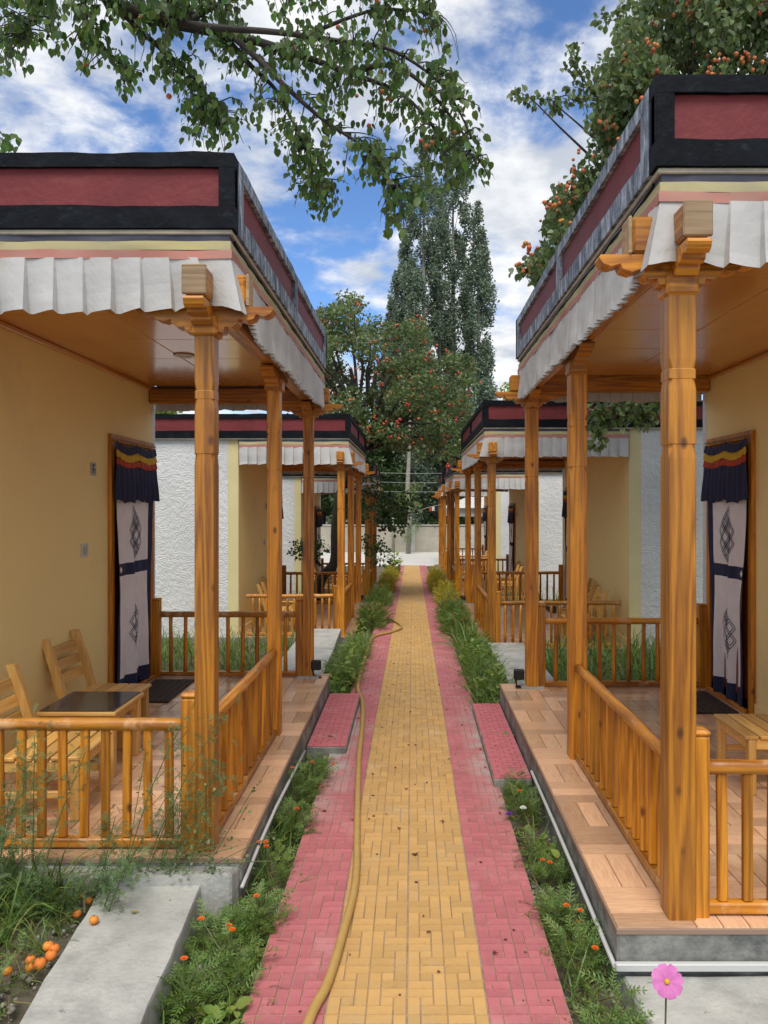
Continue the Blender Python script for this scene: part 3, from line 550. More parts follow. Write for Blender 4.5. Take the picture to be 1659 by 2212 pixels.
# curtain ------------------------------------------------------------------
def curtain(s, xw, ya, yb, F, hname, pinch):
    x0 = s*(xw-.02); ln = yb-ya
    c = thing('door_curtain', f'lilac and navy knot-emblem curtain in the doorway of {hname}', 'curtain', (x0, (ya+yb)/2, F), 'door curtains of the cottages')
    sg = -s
    def surf(u, z, off=0):     # u 0..1 across, z height over floor
        v = 1-z/2.0; mid = .5
        k = 1-(pinch*max(0, v-.25)**1.2)-.05*math.exp(-((v-.5)/.2)**2)
        uu = mid+(u-.5)*k
        d = .02+.016*math.sin(u*17+z*1.3)*(.5+v)+.012*math.sin(u*31+z*.6+1)*(.3+v)+.03*v*mn.noise(Vector((u*2, z*1.5, s*3+xw)))+.01*mn.noise(Vector((u*6,z*3,1)))
        return (x0+sg*(d+off), ya+ln*uu, F+z)
    def reg(mb, u0, u1, z0, z1, off, nu=None, nz=None):
        nu = nu or max(2, int(abs(u1-u0)*48)); nz = nz or max(2, int(abs(z1-z0)*14))
        mb.grid([[surf(u0+(u1-u0)*i/nu, z1+(z0-z1)*j/nz, off) for i in range(nu+1)] for j in range(nz+1)])
    zb = .04
    b = M(); reg(b, .07, .94, zb+.13, 1.0, 0); reg(b, .07, .94, 1.1, 1.78, 0); part('white_panel', b, LIL, c, True)
    b = M(); reg(b, 0, .07, zb, 1.8, 0); reg(b, .94, 1, zb, 1.8, 0); reg(b, .07, .94, zb, zb+.13, 0); reg(b, .07, .94, 1.0, 1.1, 0); part('navy_border', b, NAVY, c, True)
    b = M()
    for uu_ in (.14, .5, .88): 
        P = [surf(uu_+a, 1.05+z_, .004) for a, z_ in ((-.03, 0), (0, -.03), (.03, 0), (0, .03))]; b.add(P, [(0, 1, 2, 3)])
    part('diamond_patch', b, LIL, c)
    def pel(z1, z0, bulge, m, nm, pleat):
        n = 60; P = []
        for j in range(7):
            v = j/6; z = z1+(z0-z1)*v; r = []
            for i in range(n+1):
                u = -.02+1.04*i/n; sag = (-.035*abs(math.sin(u*PI*2))*(1 if z1 > 1.98 else .6))
                d = bulge+pleat*(.4+v)*math.sin(u*58+.6*math.sin(u*9))+.01*v+.012*mn.noise(Vector((u*5, v, 2)))
                zz_ = z+sag*(1 if z1 < 2.03 or j else 1)+(.012*math.sin(u*30)*v if pleat > .007 else 0); r.append((x0+sg*d, ya+ln*(.5+(u-.5)*(1+.06*v*(pleat > .007))), F+zz_))
            P.append(r)
        part(nm, M().grid(P), m, c, True)
    pel(2.085, 2.02, .045, NAVY, 'navy_heading', .003); pel(2.02, 1.96, .048, BYEL, 'yellow_stripe', .004); pel(1.96, 1.90, .05, BRED, 'red_stripe', .005); pel(1.90, 1.62, .052, NAVY, 'pleated_frill', .012)
    part('curtain_rod', M().tube([(x0+sg*.035, ya-.04, F+2.10), (x0+sg*.035, yb+.04, F+2.10)], .007, 6), RAW, c)
    # knot emblems: interlaced double lines sewn on the cloth
    def line(P, w_=.0045):
        for q in range(len(P)-1):
            (a0, b0), (a1, b1) = P[q], P[q+1]; l_ = math.hypot(a1-a0, b1-b0); n = max(1, int(l_/.02)); nx, ny = -(b1-b0)/l_*w_, (a1-a0)/l_*w_
            for i in range(n):
                t0, t1 = i/n, (i+1)/n; Q = []
                for t, sgn in ((t0, 1), (t0, -1), (t1, -1), (t1, 1)):
                    aa = a0+(a1-a0)*t+nx*sgn; bb = b0+(b1-b0)*t+ny*sgn; Q.append(surf(.5+aa/ln, bb, .004))
                b.add(Q, [(0, 1, 2, 3)])
    for zc in (1.32, .56):
        b = M(); k = .040; R2 = lambda p, q: ((p-q)*k*.72, zc+(p+q)*k*.98)
        for off in (.16, -.16):
            for (cx_, cy_, hw, hh) in ((0, 1, 3, .75), (0, -1, 3, .75), (1, 0, .75, 3), (-1, 0, .75, 3), (2, 2, 1.0, 1.0), (-2, -2, 1.0, 1.0)):
                a_, b_ = hw+off, hh+off; line([R2(cx_+p*a_, cy_+q*b_) for p, q in ((-1, -1), (1, -1), (1, 1), (-1, 1), (-1, -1))], .0028)
        part('knot_emblem', b, NAVY, c)
def valance(s, xr, xw, Ya, Yb, F, hname, lifts, h1):
    e = .03; A = (s*(xw-.02), Ya-.04); B = (s*(xr+e), Ya-.04); C_ = (s*(xr+e), Yb+.06); D = (s*(xw-.02), Yb+.06)
    v = thing('cloth_valance', f'striped cloth valance with white pleats round the porch of {hname}', 'valance', (s*(xr+.05), Ya, F+2.7), 'porch valances')
    pp = [(*A, 0, -1, .125), (*B, -s, 0, .055), (*C_, 0, 1, .1), (*D, 0, 1, .1)]
    z = F+2.0*0
    part('navy_band', band(pp, F+2.815, F+2.775, .004, 1+Ya), FNAVY, v, True)
    part('yellow_band', band(pp, F+2.775, F+2.735, .012, 2+Ya), YEL, v, True)
    part('red_band', band(pp, F+2.735, F+2.695, .018, 3+Ya), CORAL, v, True)
    part('pleated_skirt', skirt(pp, F+2.70, F+2.452, .125, .055, Ya, lifts), WHITEC, v)
def cottage(s, hname, Y0, Lp, xp, xw, xe, xr, F, pw=.095, parts=True, lifts=(), front=True, door=None, rz=0):
    FR = F+rz
    """one cottage: s side, Y0 the front post, Lp porch length, xp post line, xw porch wall, xe platform edge, xr parapet face, F floor height"""
    h = thing('cottage', f'flat-roofed cottage with cream walls and red and black parapet, {hname}', 'cottage', (s*xw, Y0+Lp/2, F), 'porch cottages along the path')
    Ya, Yb = Y0-.04, Y0+Lp+.04; Yf, Yr = Ya-.065, Yb+.10; xb = xw+4.2
    yp0, yp1 = Y0-.10, Yb+.08
    # platform
    b = M(); b.box(s*(xe+.004), s*(xb+.1), yp0+.004, yp1, F-.55, F-.002, .01); pl = part('platform', b, CONCD, h)
    part('tile_bed', M().box(s*(xe+.0), s*(xw-.0), yp0, yp1, F-.022, F-.0005, .002), FG, h)
    floor_tiles(h, xe+.004, xw-.004, yp0+.004, yp1-.004, F, not parts, s)
    # body
    part('porch_wall', M().box(s*xw, s*(xw+.15), Ya+.03, Yb, F, FR+2.83, .003), CREAM, h)
    part('corner_strip', M().box(s*(xw+.0), s*(xw+.15), Ya-.003, Ya+.028, F-.02, FR+2.82, .003), LEMON, h)
    part('stucco_wall', M().box(s*(xw+.15), s*xb, Ya-.0, Ya+.2, F-.45, FR+2.82, .003), STUC, h); part('rear_wall', M().box(s*(xw), s*xb, Yb+.002, Yb+.10, F-.45, FR+2.80, .003), STUC, h)
    part('skirting', M().box(s*(xw-.012), s*(xw-.001), Ya+.03, Yb, F+.002, F+.10, .002), CREAM, h)
    part('roof_slab', M().box(s*(xr+.09), s*xb, Ya+.09, Yb-.06, FR+2.84, FR+3.0, .004), CONC, h)
    # parapet front / side / rear
    z0, z1, z2, z3 = FR+2.83, FR+2.93, FR+3.105, FR+3.17
    def flank(axis, a0, a1, o0, din, mm, nm, splits):
        bb = M(); rough_bar(bb, axis, a0, a1, o0, o0+din*.09, z2, z3, .005, .003, a0); rough_bar(bb, axis, a0, a1, o0, o0+din*.09, z0, z1, .003, .002, a1)
        for q in splits: bb.box(*( (q[0], q[1], o0+din*.001, o0+din*.088, z1-.002, z2+.002, .002) if axis == 0 else (o0+din*.001, o0+din*.088, q[0], q[1], z1-.002, z2+.002, .002)))
        fr = part(nm, bb, mm, h)
        part('red_panel', M().box(*((a0, a1, o0+din*.022, o0+din*.06, z1-.004, z2+.004, .001) if axis == 0 else (o0+din*.022, o0+din*.06, a0, a1, z1-.004, z2+.004, .001))), REDP, fr)
    flank(0, s*xr, s*xb, Yf, 1, BLACK, 'front_parapet', [(s*xr, s*(xr+.07)), (s*(xb-.1), s*xb)])
    ym = (Yf+Yr)/2
    flank(1, Yf+.092, Yr-.092, s*(xr-.001), s, WEATH if parts else BLACK, 'side_parapet', [(Yf+.0885, Yf+.2), (ym-.05, ym+.05), (Yr-.16, Yr-.0885)])
    flank(0, s*xr, s*xb, Yr, -1, BLACK, 'rear_parapet', [(s*xr, s*(xr+.075)), (s*(xb-.1), s*xb)])
    part('eaves_lip', M().box(s*(xr+.012), s*(xb-.02), Yf+.012, Yf+.1, FR+2.806, FR+2.828, .004).box(s*(xr+.012), s*(xr+.1), Yf+.102, Yr-.012, FR+2.806, FR+2.828, .004).box(s*(xr+.102), s*(xb-.02), Yr-.1, Yr-.012, FR+2.806, FR+2.828, .004), LIP, h)
    part('cable', M().tube([(s*(xr+.02), Yf+.1+(Yr-Yf-.2)*i/24, FR+2.80-.014*abs(math.sin(i*.8))) for i in range(25)], .006, 5), BLK, h)
    # ceiling
    part('ceiling_bed', M().box(s*(xr+.1), s*(xw-.001), Ya+.06, Yb-.05, FR+2.665, FR+2.80, .002), DARKW, h)
    ny_ = max(1, round((Yb-Ya-.3)/.6)); xm = (xp+xw)/2
    for (u0, u1) in ((xp+.06, xm), (xm, xw-.002)):
        for k in range(ny_):
            c0 = Ya+.12+(Yb-Ya-.26)*k/ny_; c1 = Ya+.12+(Yb-Ya-.26)*(k+1)/ny_
            part('ceiling_panel', M().box(s*(u0+.003), s*(u1-.003), c0+.003, c1-.003, FR+2.648, FR+2.664, .003), CEIL, h)
    part('ceiling_trim', M().box(s*(xw-.035), s*(xw-.002), Ya+.1, Yb-.1, FR+2.615, FR+2.647, .006), CEIL, h)
    part('downlight', M().lathe([(.075, -.004), (.07, -.010), (.05, -.010), (.045, 0)], (s*xm*.97, Y0+Lp*.55, FR+2.648), 20), WPL, h, True)
    # beams
    bz0, bz1 = FR+2.495+rz*.8, FR+2.64+rz*.8
    part('beam', M().box(s*(xp-.052), s*(xp+.052), Y0-.20, Yb+.14, bz0+.012, bz1-.005, .012), WY, h)
    for yb_ in (Y0, Y0+Lp): part('cross_beam', M().box(s*(xp-.19), s*(xw-.002), yb_-.05, yb_+.05, bz0+.001, bz1-.001, .012), WX, h)
    part('rear_fascia', M().box(s*(xp+.06), s*(xw), Yb-.03, Yb-.002, FR+2.56, FR+2.66, .004), DARKW, h)
    if parts:   # raw sawn ends
        part('beam_end', M().box(s*(xp-.054), s*(xp+.054), Y0-.215, Y0-.2001, bz0+.010, bz1-.003, .006), RAW, h)
        part('beam_end', M().box(s*(xp-.205), s*(xp-.1901), Y0-.052, Y0+.052, bz0-.001, bz1+.001, .006), RAW, h)
    # posts
    pm = PMESH.setdefault((round(pw, 3), rz), post_mesh(pw, 2.36+rz, (1.82, 2.09)))
    for i, yq in enumerate((Y0, Y0+Lp/2, Y0+Lp)):
        p = link('porch_post', pm, h, (s*xp, yq, F), rz=random.uniform(-.01, .01))
        cb = M(); bow(cb, s*xp, yq, bz0+.0, 1, .088, .72 if i != 1 else .9)
        if i != 1: bow(cb, s*xp, yq, bz0-.001, 0, .084, 1)
        cb.box(s*xp-.062, s*xp+.062, yq-.062, yq+.062, FR+2.36, FR+2.455, .012)
        if i == 1: cb.box(s*xp-.07, s*xp+.07, yq-.062, yq+.062, bz0+.03, bz1-.03, .008)
        part('capital', cb, WX, p)
        if i == 2: part('post_pad', M().box(s*xp-.10, s*xp+.10, yq-.09, yq+.09, F+.0, F+.02, .004), CONC, h)
    # door frame and plates
    ya, yb = door
    part('door_frame', M().box(s*(xw-.03), s*(xw-.001), ya-.07, ya, F, F+2.08, .004).box(s*(xw-.03), s*(xw-.001), yb, yb+.07, F, F+2.08, .004).box(s*(xw-.03), s*(xw-.001), ya-.07, yb+.07, F+2.0801, F+2.14, .004), WZ, h)
    part('door_leaf', M().box(s*(xw-.012), s*(xw-.002), ya, yb, F, F+2.08, .002), DARKW, h)
    part('threshold', M().box(s*(xw-.06), s*(xw-.031), ya, yb, F+.008, F+.04, .004), WY, h)
    yq = ya-.35
    np_ = part('number_plate', M().box(s*(xw-.008), s*(xw-.001), yq-.045, yq+.045, F+1.80, F+1.90, .003), PLATE, h)
    part('number_marking', M().box(s*(xw-.0095), s*(xw-.0081), yq-.024, yq+.022, F+1.875, F+1.885, .0003).box(s*(xw-.0095), s*(xw-.0081), yq-.024, yq-.010, F+1.817, F+1.8749, .0003).box(s*(xw-.0095), s*(xw-.0081), yq-.0099, yq+.022, F+1.845, F+1.853, .0003).box(s*(xw-.0095), s*(xw-.0081), yq+.012, yq+.022, F+1.817, F+1.8449, .0003), INK, np_)
    sw = part('light_switch', M().box(s*(xw-.01), s*(xw-.001), yq-.16-.05, yq-.16+.06, F+1.20, F+1.30, .003), WPL, h)
    part('rocker', M().box(s*(xw-.014), s*(xw-.0101), yq-.19, yq-.17, F+1.22, F+1.28, .002).box(s*(xw-.014), s*(xw-.0101), yq-.15, yq-.13, F+1.22, F+1.28, .002), PLATE, sw)
    valance(s, xr, xw, Ya, Yb, FR, hname, lifts, h)
    curtain(s, xw, ya-.04, yb-.01, F, hname, .04 if s < 0 else .36)
    g = 'wooden porch railings'
    st = xp+.085 if parts else xp+.07
    railing(s*(xp+.075), Y0+.0, s*(xw-.10), Y0+.0, F, f'front wooden railing at the near end of {hname}', g, .10, (True, False))
    railing(s*xp, Y0+pw/2+.01, s*xp, Y0+Lp/2-pw/2-.01, F, f'path-side railing between the first two posts of {hname}', g, .125, (False, False))
    railing(s*(xp+.08), Y0+Lp, s*(xw-.06), Y0+Lp, F, f'rear wooden railing at the far end of {hname}', g, .125, (True, True))
    # doormat, floodlight
    mt = thing('doormat', f'dark studded doormat at the door of {hname}', 'doormat', (s*(xw-.28), (ya+yb)/2-.05, F+.006), 'doormats at the cottage doors')
    part('mat_pad', M().box(s*(xw-.10), s*(xw-.46), ya-.02, yb-.12, F+.0075, F+.022, .006), MATM, mt)
    sm = M()
    for i in range(5):
        for j in range(9): sm.lathe([(.012, 0), (.009, .005), (.002, .006)], (s*(xw-.15-i*.065), ya+.05+j*.075, F+.0221), 6)
    part('stud', sm, MATM, mt)
    return h
PMESH = {}
NL1, NR1 = 'the nearest left cottage', 'the nearest right cottage'
cottage(-1, NL1, 3.55, 3.48, .95, 2.40, .765, .80, .20, .090, True, (((0, 1), .3, .05),), door=(6.12, 6.98))
cottage(1, NR1, 2.98, 3.66, 1.03, 2.56, .765, .912, .20, .105, True, (((0, 1), .28, .02), ((1, 0), .35, -.02)), door=(5.80, 6.55), rz=.03)
put_set(-1, 2.40, 3.55, .206, 'the nearest left porch', ((.30, .49, .05), (.12, 1.64, -.05), (.46, 1.11, 0)))
put_set(1, 2.56, 2.98, .206, 'the nearest right porch', ((.31, 1.42, 0),))
others = [(-1, 'the second left cottage', 11.0, 3.5, 1.02, 2.48, .84, .885, -.115), (-1, 'the third left cottage', 17.3, 3.5, 1.02, 2.5, .84, .88, -.44),
          (1, 'the second right cottage', 9.9, 4.2, 1.02, 2.78, .78, .90, -.07), (1, 'the third right cottage', 17.2, 4.0, 1.0, 2.68, .80, .90, -.36),
          (1, 'the fourth right cottage', 24.0, 3.8, 1.0, 2.6, .80, .92, -.46)]
for s, nm, Y0, Lp, xp, xw, xe, xr, F in others:
    cottage(s, nm, Y0, Lp, xp, xw, xe, xr, F, .10, False, door=(Y0+Lp-1.15, Y0+Lp-.3))
    put_set(s, xw, Y0, F+.006, nm, ((.30, .5, .05), (.15, 1.7, -.05), (.46, 1.1, 0)))

# floodlights, pads, steps, conduits, slabs
def flood(s, x, y, z, nm):
    f = thing('floodlight', f'small black floodlight at the foot of the last post of {nm}', 'floodlight', (x, y, z), 'black floodlights by the porch posts')
    part('lamp_head', M().box(x-.045, x+.045, y-.02, y+.025, z+.07, z+.16, .01).box(x-.035, x+.035, y+.026, y+.05, z+.085, z+.145, .006), BLK, f)
    part('bracket', M().tube([(x-.03, y, z+.07), (x-.02, y, z+.02), (x+.03, y, z+.005)], .009, 6).box(x-.03, x+.05, y-.025, y+.025, z, z+.008, .002), BLK, f)
flood(-1, -.875, 6.98, .206, NL1); flood(1, .915, 6.60, .206, NR1)
flood(-1, -.95, 14.5, -.109, 'the second left cottage'); flood(1, .92, 14.05, -.064, 'the second right cottage')
def step(s, nm, x0, x1, y0, y1):
    t = thing('step_block', f'low pink-paved concrete step in front of {nm}', 'step', ((x0+x1)/2, (y0+y1)/2, -.12), 'pink entrance steps')
    part('concrete_base', M().box(x0, x1, y0, y1, -.12, .047, .006), CONCD, t)
    n = 0; y = y0+.004; c0 = min(x0, x1)+.004; wdt = abs(x1-x0)-.008; u = wdt/6
    j = 0
    while y < y1-.02:
        for i in range(3):
            off = 0 if j % 2 else .5; a0 = c0+(i+off)*2*u; a1 = min(a0+2*u, c0+wdt)
            if off and i == 0: V, F_ = brick(u, .047); part_l(t, u, c0+u/2, y)
            if a1-a0 > .02: part_l(t, a1-a0, (a0+a1)/2, y)
        y += .0475; j += 1
SB = {}
def part_l(t, wd, cx, y):
    k = round(wd, 3)
    if k not in SB: V, F_ = brick(wd, .047); SB[k] = M().add(V, F_).mesh('pink_brick', PST)
    link('pink_brick', SB[k], t, (cx, y+.0235, .0548+random.uniform(-.001, .001)))
step(-1, NL1, -.760, -.475, 5.5, 7.0); step(1, NR1, .515, .80-.04, 4.86, 6.66)
# conduits
m_ = M(); m_.tube([(-.735, 5.25, .10), (-.74, 4.7, .12), (-.745, 4.2, .135), (-.752, 3.8, .12), (-.755, 3.5, .10), (-.76, 3.42, .085)], .009, 8)
single('white_conduit', m_, WPL, 'thin white conduit bending along the edge of the left porch platform', 'conduit', (-.74, 4.4, .1), smooth=True)
m_ = M(); m_.tube([(.752, 4.85, .10), (.748, 4.0, .105), (.75, 3.3, .09), (.752, 2.86, .075)], .009, 8)
m_.box(.755, 1.36, 2.845, 2.868, .06, .088, .003)
wc = single('white_conduit', m_, WPL, 'white conduit running along two sides of the right porch platform corner', 'conduit', (.9, 2.9, .1))
single('grey_pipe', M().tube([(1.35, 2.84, .085), (1.39, 2.83, .05), (1.42, 2.78, -.03)], .022, 10), PLATE, 'short grey drain pipe at the end of the right white conduit', 'pipe', (1.38, 2.83, 0), smooth=True)
def slab(label, pts, z, th, mm=CONC):
    n = len(pts); cx = sum(p[0] for p in pts)/n; cy = sum(p[1] for p in pts)/n; out = []
    for i in range(n):
        a, b = pts[i], pts[(i+1) % n]
        for k in range(8):
            t = k/8; out.append((a[0]+(b[0]-a[0])*t+.012*mn.noise(Vector((i*5+k*.7, cx, 0))), a[1]+(b[1]-a[1])*t+.012*mn.noise(Vector((i*5+k*.7, cy, 4)))))
    m_ = M(); m_.rings([[(x, y, z-th) for x, y in out], [(x, y, z-.012) for x, y in out], [(cx+(x-cx)*.985, cy+(y-cy)*.985, z) for x, y in out]])
    return single('concrete_slab', m_, mm, label, 'slab', (cx, cy, z-th))
slab('rough grey concrete slab in front of the left porch beside fallen apricots', [(-1.22, 2.0), (-.86, 2.0), (-.885, 2.75), (-.93, 3.42), (-1.36, 3.42), (-1.30, 2.8)], .125, .2)
slab('grey concrete slab in front of the right porch below the white conduit', [(.80, 1.6), (1.9, 1.6), (1.9, 2.872), (.785, 2.872)], .035, .2)
slab('narrow concrete kerb under the front edge of the left porch', [(-1.75, 3.34), (-.90, 3.36), (-.80, 3.38), (-.78, 3.452), (-1.75, 3.452)], .165, .22, CONC)
slab('pale concrete pad between the first two left cottages beside the flower bed', [(-1.5, 7.16), (-.9, 7.16), (-1.0, 10.85), (-1.5, 10.85)], .02, .2)
slab('pale concrete pad between the first two right cottages beside the flower bed', [(.95, 6.79), (1.45, 6.79), (1.4, 9.77), (.95, 9.77)], .02, .2)
# hose along the path
hp = [(-.395, 2.2), (-.355, 2.65), (-.315, 2.85), (-.29, 3.15), (-.268, 3.6), (-.30, 4.15), (-.335, 4.7), (-.375, 5.4), (-.395, 6.0), (-.42, 6.5), (-.462, 7.0), (-.535, 7.5), (-.56, 8.3), (-.57, 9.4), (-.57, 10.7), (-.50, 11.1), (-.33, 11.4), (-.21, 11.7), (-.17, 12.0), (-.22, 12.4), (-.34, 12.9), (-.42, 13.2), (-.43, 13.6), (-.36, 13.9)]
def spline(P, n=6):
    P = [P[0]]+P+[P[-1]]; o = []
    for i in range(1, len(P)-2):
        for k in range(n):
            t = k/n; o.append(tuple(.5*((2*P[i][c])+(-P[i-1][c]+P[i+1][c])*t+(2*P[i-1][c]-5*P[i][c]+4*P[i+1][c]-P[i+2][c])*t*t+(-P[i-1][c]+3*P[i][c]-3*P[i+1][c]+P[i+2][c])*t**3) for c in range(len(P[0]))))
    o.append(tuple(P[-2])); return o
sp_ = spline(hp)
single('garden_hose', M().tube([(x, y, gz(y)+.018) for x, y in sp_], .0185, 10), HOSE, 'tan garden hose lying along the yellow paving of the path', 'hose', (-.3, 3, 0), smooth=True)

# ------------------------------------------------------------------ plants
def rand_unit(n):
    v = G(size=(n, 3)); return v/np.linalg.norm(v, axis=1)[:, None]
def crown_cloud(centers, radii, per, size, name, m, off, tmpl=RHOM, droop=.5, flat=.8):
    P = []
    for c, r in zip(centers, radii):
        n = max(3, int(per*r[0]*r[2] if hasattr(r, '__len__') else per*r*r)); rr = np.array(r if hasattr(r, '__len__') else (r, r, r*flat))
        d = rand_unit(n)*(U(0.25, 1, (n, 1))**.6)*rr; P.append(np.array(c)+d)
    P = np.concatenate(P); n = len(P)
    R = rotm(U(0, 2*PI, n), G(-droop, .6, n), G(0, .7, n)); return cloud(tmpl[0], tmpl[1], P, R, U(.7, 1.25, n)*size, name, m, off)
def fruit_mesh(P, r, name, m, off, n=6):
    T_ = M().lathe([(.15*1, -.95), (.75, -.6), (1, 0), (.75, .62), (.15, .95)], n=n); k = len(P)
    tv = T_.v; tf = [f for f in T_.f if len(f) == 4]; return cloud(tv, tf, P, rotm(U(0, 6, k), U(-.5, .5, k), U(-.5, .5, k)), U(.8, 1.2, k)*r, name, m, off)
def limb(mb, a, b, r0, r1, sag=.2, n=7, seed=0, sides=7):
    a, b = Vector(a), Vector(b); d = b-a; pts = []
    for i in range(n+1):
        t = i/n; p = a.lerp(b, t)+Vector((mn.noise(Vector((t*2.5, seed, 0))), mn.noise(Vector((t*2.5, seed, 5))), mn.noise(Vector((t*2.5, seed, 9)))))*d.length*.12*math.sin(PI*t)+Vector((0, 0, sag*math.sin(PI*t)*d.length*.5)); pts.append(p)
    mb.tube(pts, [r0+(r1-r0)*i/n for i in range(n+1)], sides); return pts
# the middle apricot tree ------------------------------------------------------
ty = 15.9
t = thing('apricot_tree', 'red-fruited apricot tree with a dark crooked trunk between the second and third left cottages', 'tree', (-1.95, ty, -.3))
tm = M(); fork = Vector((-1.0, ty, 3.0))
tp = spline([(-1.95, ty, -.35), (-1.9, ty-.05, .2), (-1.62, ty, .55), (-1.60, ty+.05, 1.3), (-1.50, ty+.05, 2.0), (-1.25, ty, 2.5), tuple(fork)], 4)
tm.tube(tp, [.15-.08*(i/len(tp))**.5 for i in range(len(tp))], 10)
cl = []; rad = []
random.seed(11)
def reg_mid(p):
    u, v = disp(p)
    top = [(665, 700), (690, 660), (740, 625), (800, 640), (845, 700), (900, 690), (950, 730), (1000, 760), (1015, 830), (1020, 900)]
    if u < 668 or u > 1015: return False
    for (a, b), (c, d) in zip(top, top[1:]):
        if a <= u <= c: yt = b+(d-b)*(u-a)/(c-a); break
    else: yt = 900
    bot = 985 if u > 830 else 890+(u-668)*.4
    if u < 700: bot = 860
    return yt+18 < v < bot
while len(cl) < 125:
    p = (random.uniform(-2.2, 1.3), random.uniform(14.6, 18.0), random.uniform(2.4, 6.3))
    if reg_mid(p): cl.append(p); rad.append(random.uniform(.22, .42))
lowb = [(-.75, 16.4, 1.9), (-.45, 16.3, 1.75), (-.95, 16.2, 2.2), (-.2, 16.6, 1.65), (-.6, 16.5, 1.35), (-.1, 16.5, 1.9), (-.9, 16.3, 1.6), (-.85, 16.4, .95), (-.7, 16.2, .7), (-1.0, 16.5, 2.55), (-.3, 16.4, 1.3), (-2.0, 15.5, .9), (-2.25, 15.5, .85)]
for i, c in enumerate(cl[:36]): limb(tm, fork+Vector((0, 0, -.1)) if i % 3 else fork, c, .055, .012, .12, 6, i, 6)
limb(tm, fork, (-.35, ty+.3, 3.35), .085, .05, -.1, 6, 40); limb(tm, fork, (-1.3, ty+.2, 4.6), .09, .04, 0, 6, 41); limb(tm, fork, (-.5, ty-.2, 4.4), .08, .03, 0, 6, 43); limb(tm, tp[-8], (-.6, 16.4, 1.8), .04, .012, .1, 6, 42); limb(tm, (-1.9, ty-.05, .5), (-2.2, 15.5, .9), .03, .01, 0, 5, 47)
part('trunk', tm, BARK, t, True)
link('crown', crown_cloud(cl, rad, 1700, .078, 'crown', LF_R, WL[t.name], tmpl=RHOM), t, None, kind='stuff')
link('low_bough', crown_cloud(lowb, [random.uniform(.22, .34) for _ in lowb], 1500, .08, 'low_bough', LF_D, WL[t.name]), t, None, kind='stuff')
fp = []
for c, r in zip(cl, rad):
    for _ in range(random.randint(0, 7)):
        q = Vector(c)+Vector((random.gauss(0, .5), random.gauss(-.3, .4), random.gauss(0, .5)))*r
        fp += [tuple(q+Vector((random.gauss(0, .03), random.gauss(0, .03), random.gauss(0, .03)))) for _ in range(random.randint(1, 3))]
link('fruit', fruit_mesh(fp, .026, 'fruit', FRUR, WL[t.name], 5), t, None, kind='stuff')
# the right apricot tree, behind the nearest right cottage ------------------------
t = thing('apricot_tree', 'orange-fruited apricot tree rising behind the roof of the nearest right cottage', 'tree', (3.6, 8.2, -.1))
tm = M(); tp = spline([(3.6, 8.2, -.15), (3.55, 8.2, 1.5), (3.4, 8.2, 3.0), (3.2, 8.2, 4.2)], 4); tm.tube(tp, [.18-.08*i/len(tp) for i in range(len(tp))], 9)
D5_ = lambda u, v, y: ((u-891)*y/1660, y, 1.8+(1085-v)*y/1660)
def edge_r(v):   # left outline of the crown in the photograph
    E = [(-200, 1300), (0, 1290), (60, 1300), (110, 1310), (200, 1290), (300, 1282), (400, 1225), (450, 1195), (500, 1165), (560, 1140), (600, 1120)]
    for (a, b), (c, d) in zip(E, E[1:]):
        if a <= v <= c: return b+(d-b)*(v-a)/(c-a)
    return 9999
cl = []; rad = []
random.seed(5)
while len(cl) < 170:
    p = (random.uniform(.9, 4.3), random.uniform(7.3, 9.2), random.uniform(3.9, 7.4)); u, v = disp(p)
    if v > -90 and u > edge_r(v)+22 and v < 620: cl.append(p); rad.append(random.uniform(.18, .34))
while len(cl) < 225:
    v = random.uniform(180, 600); u = edge_r(v)+random.uniform(16, 90); y = random.uniform(7.6, 8.8); cl.append(D5_(u, v, y)); rad.append(random.uniform(.13, .22))
NB = len(cl)
for u, v in ((1262, 215), (1225, 205), (1190, 215), (1150, 215), (1120, 200), (1255, 160), (1240, 110), (1235, 140), (1125, 580), (1300, 40), (1270, 190), (1205, 230)):
    cl.append(((u-891)*8/1660, 8.0, 1.8+(1085-v)*8/1660)); rad.append(.11)
for u, v in ((1280, 885), (1310, 890), (1340, 885), (1370, 880), (1400, 885), (1290, 920), (1282, 950), (1330, 905), (1390, 905), (1430, 880)):
    cl.append(((u-891)*8.1/1660, 8.1, 1.8+(1085-v)*8.1/1660)); rad.append(.15)
for i in range(0, len(cl), 4): limb(tm, tp[-1-(i % 5)], cl[i], .035, .006, .15, 7, i, 5)
tw = M()
main_n = 170
for i in range(NB, len(cl)):
    c_ = Vector(cl[i]); best = min((Vector(q) for j, q in enumerate(cl) if j < i), key=lambda q: (q-c_).length+.35*max(0, c_.x-q.x)); limb(tw, best, cl[i], .007, .003, .05, 3, i, 4)
part('trunk', tm, BARK, t, True); part('twig', tw, BARK, t, True)
link('crown', crown_cloud(cl, rad, 2300, .066, 'crown', LF_R, WL[t.name], tmpl=HEART, droop=.9), t, None, kind='stuff')
fp = []
for c, r in zip(cl[:NB], rad):
    if random.random() < .97:
        q = Vector(c)+Vector((random.gauss(0, .5), -abs(random.gauss(.4, .3)), random.gauss(0, .5)))*r
        fp += [tuple(q+Vector((random.gauss(0, .05), random.gauss(0, .04), random.gauss(0, .04)))) for _ in range(random.randint(3, 9))]
link('fruit', fruit_mesh(fp, .022, 'fruit', FRU2, WL[t.name]), t, None, kind='stuff')
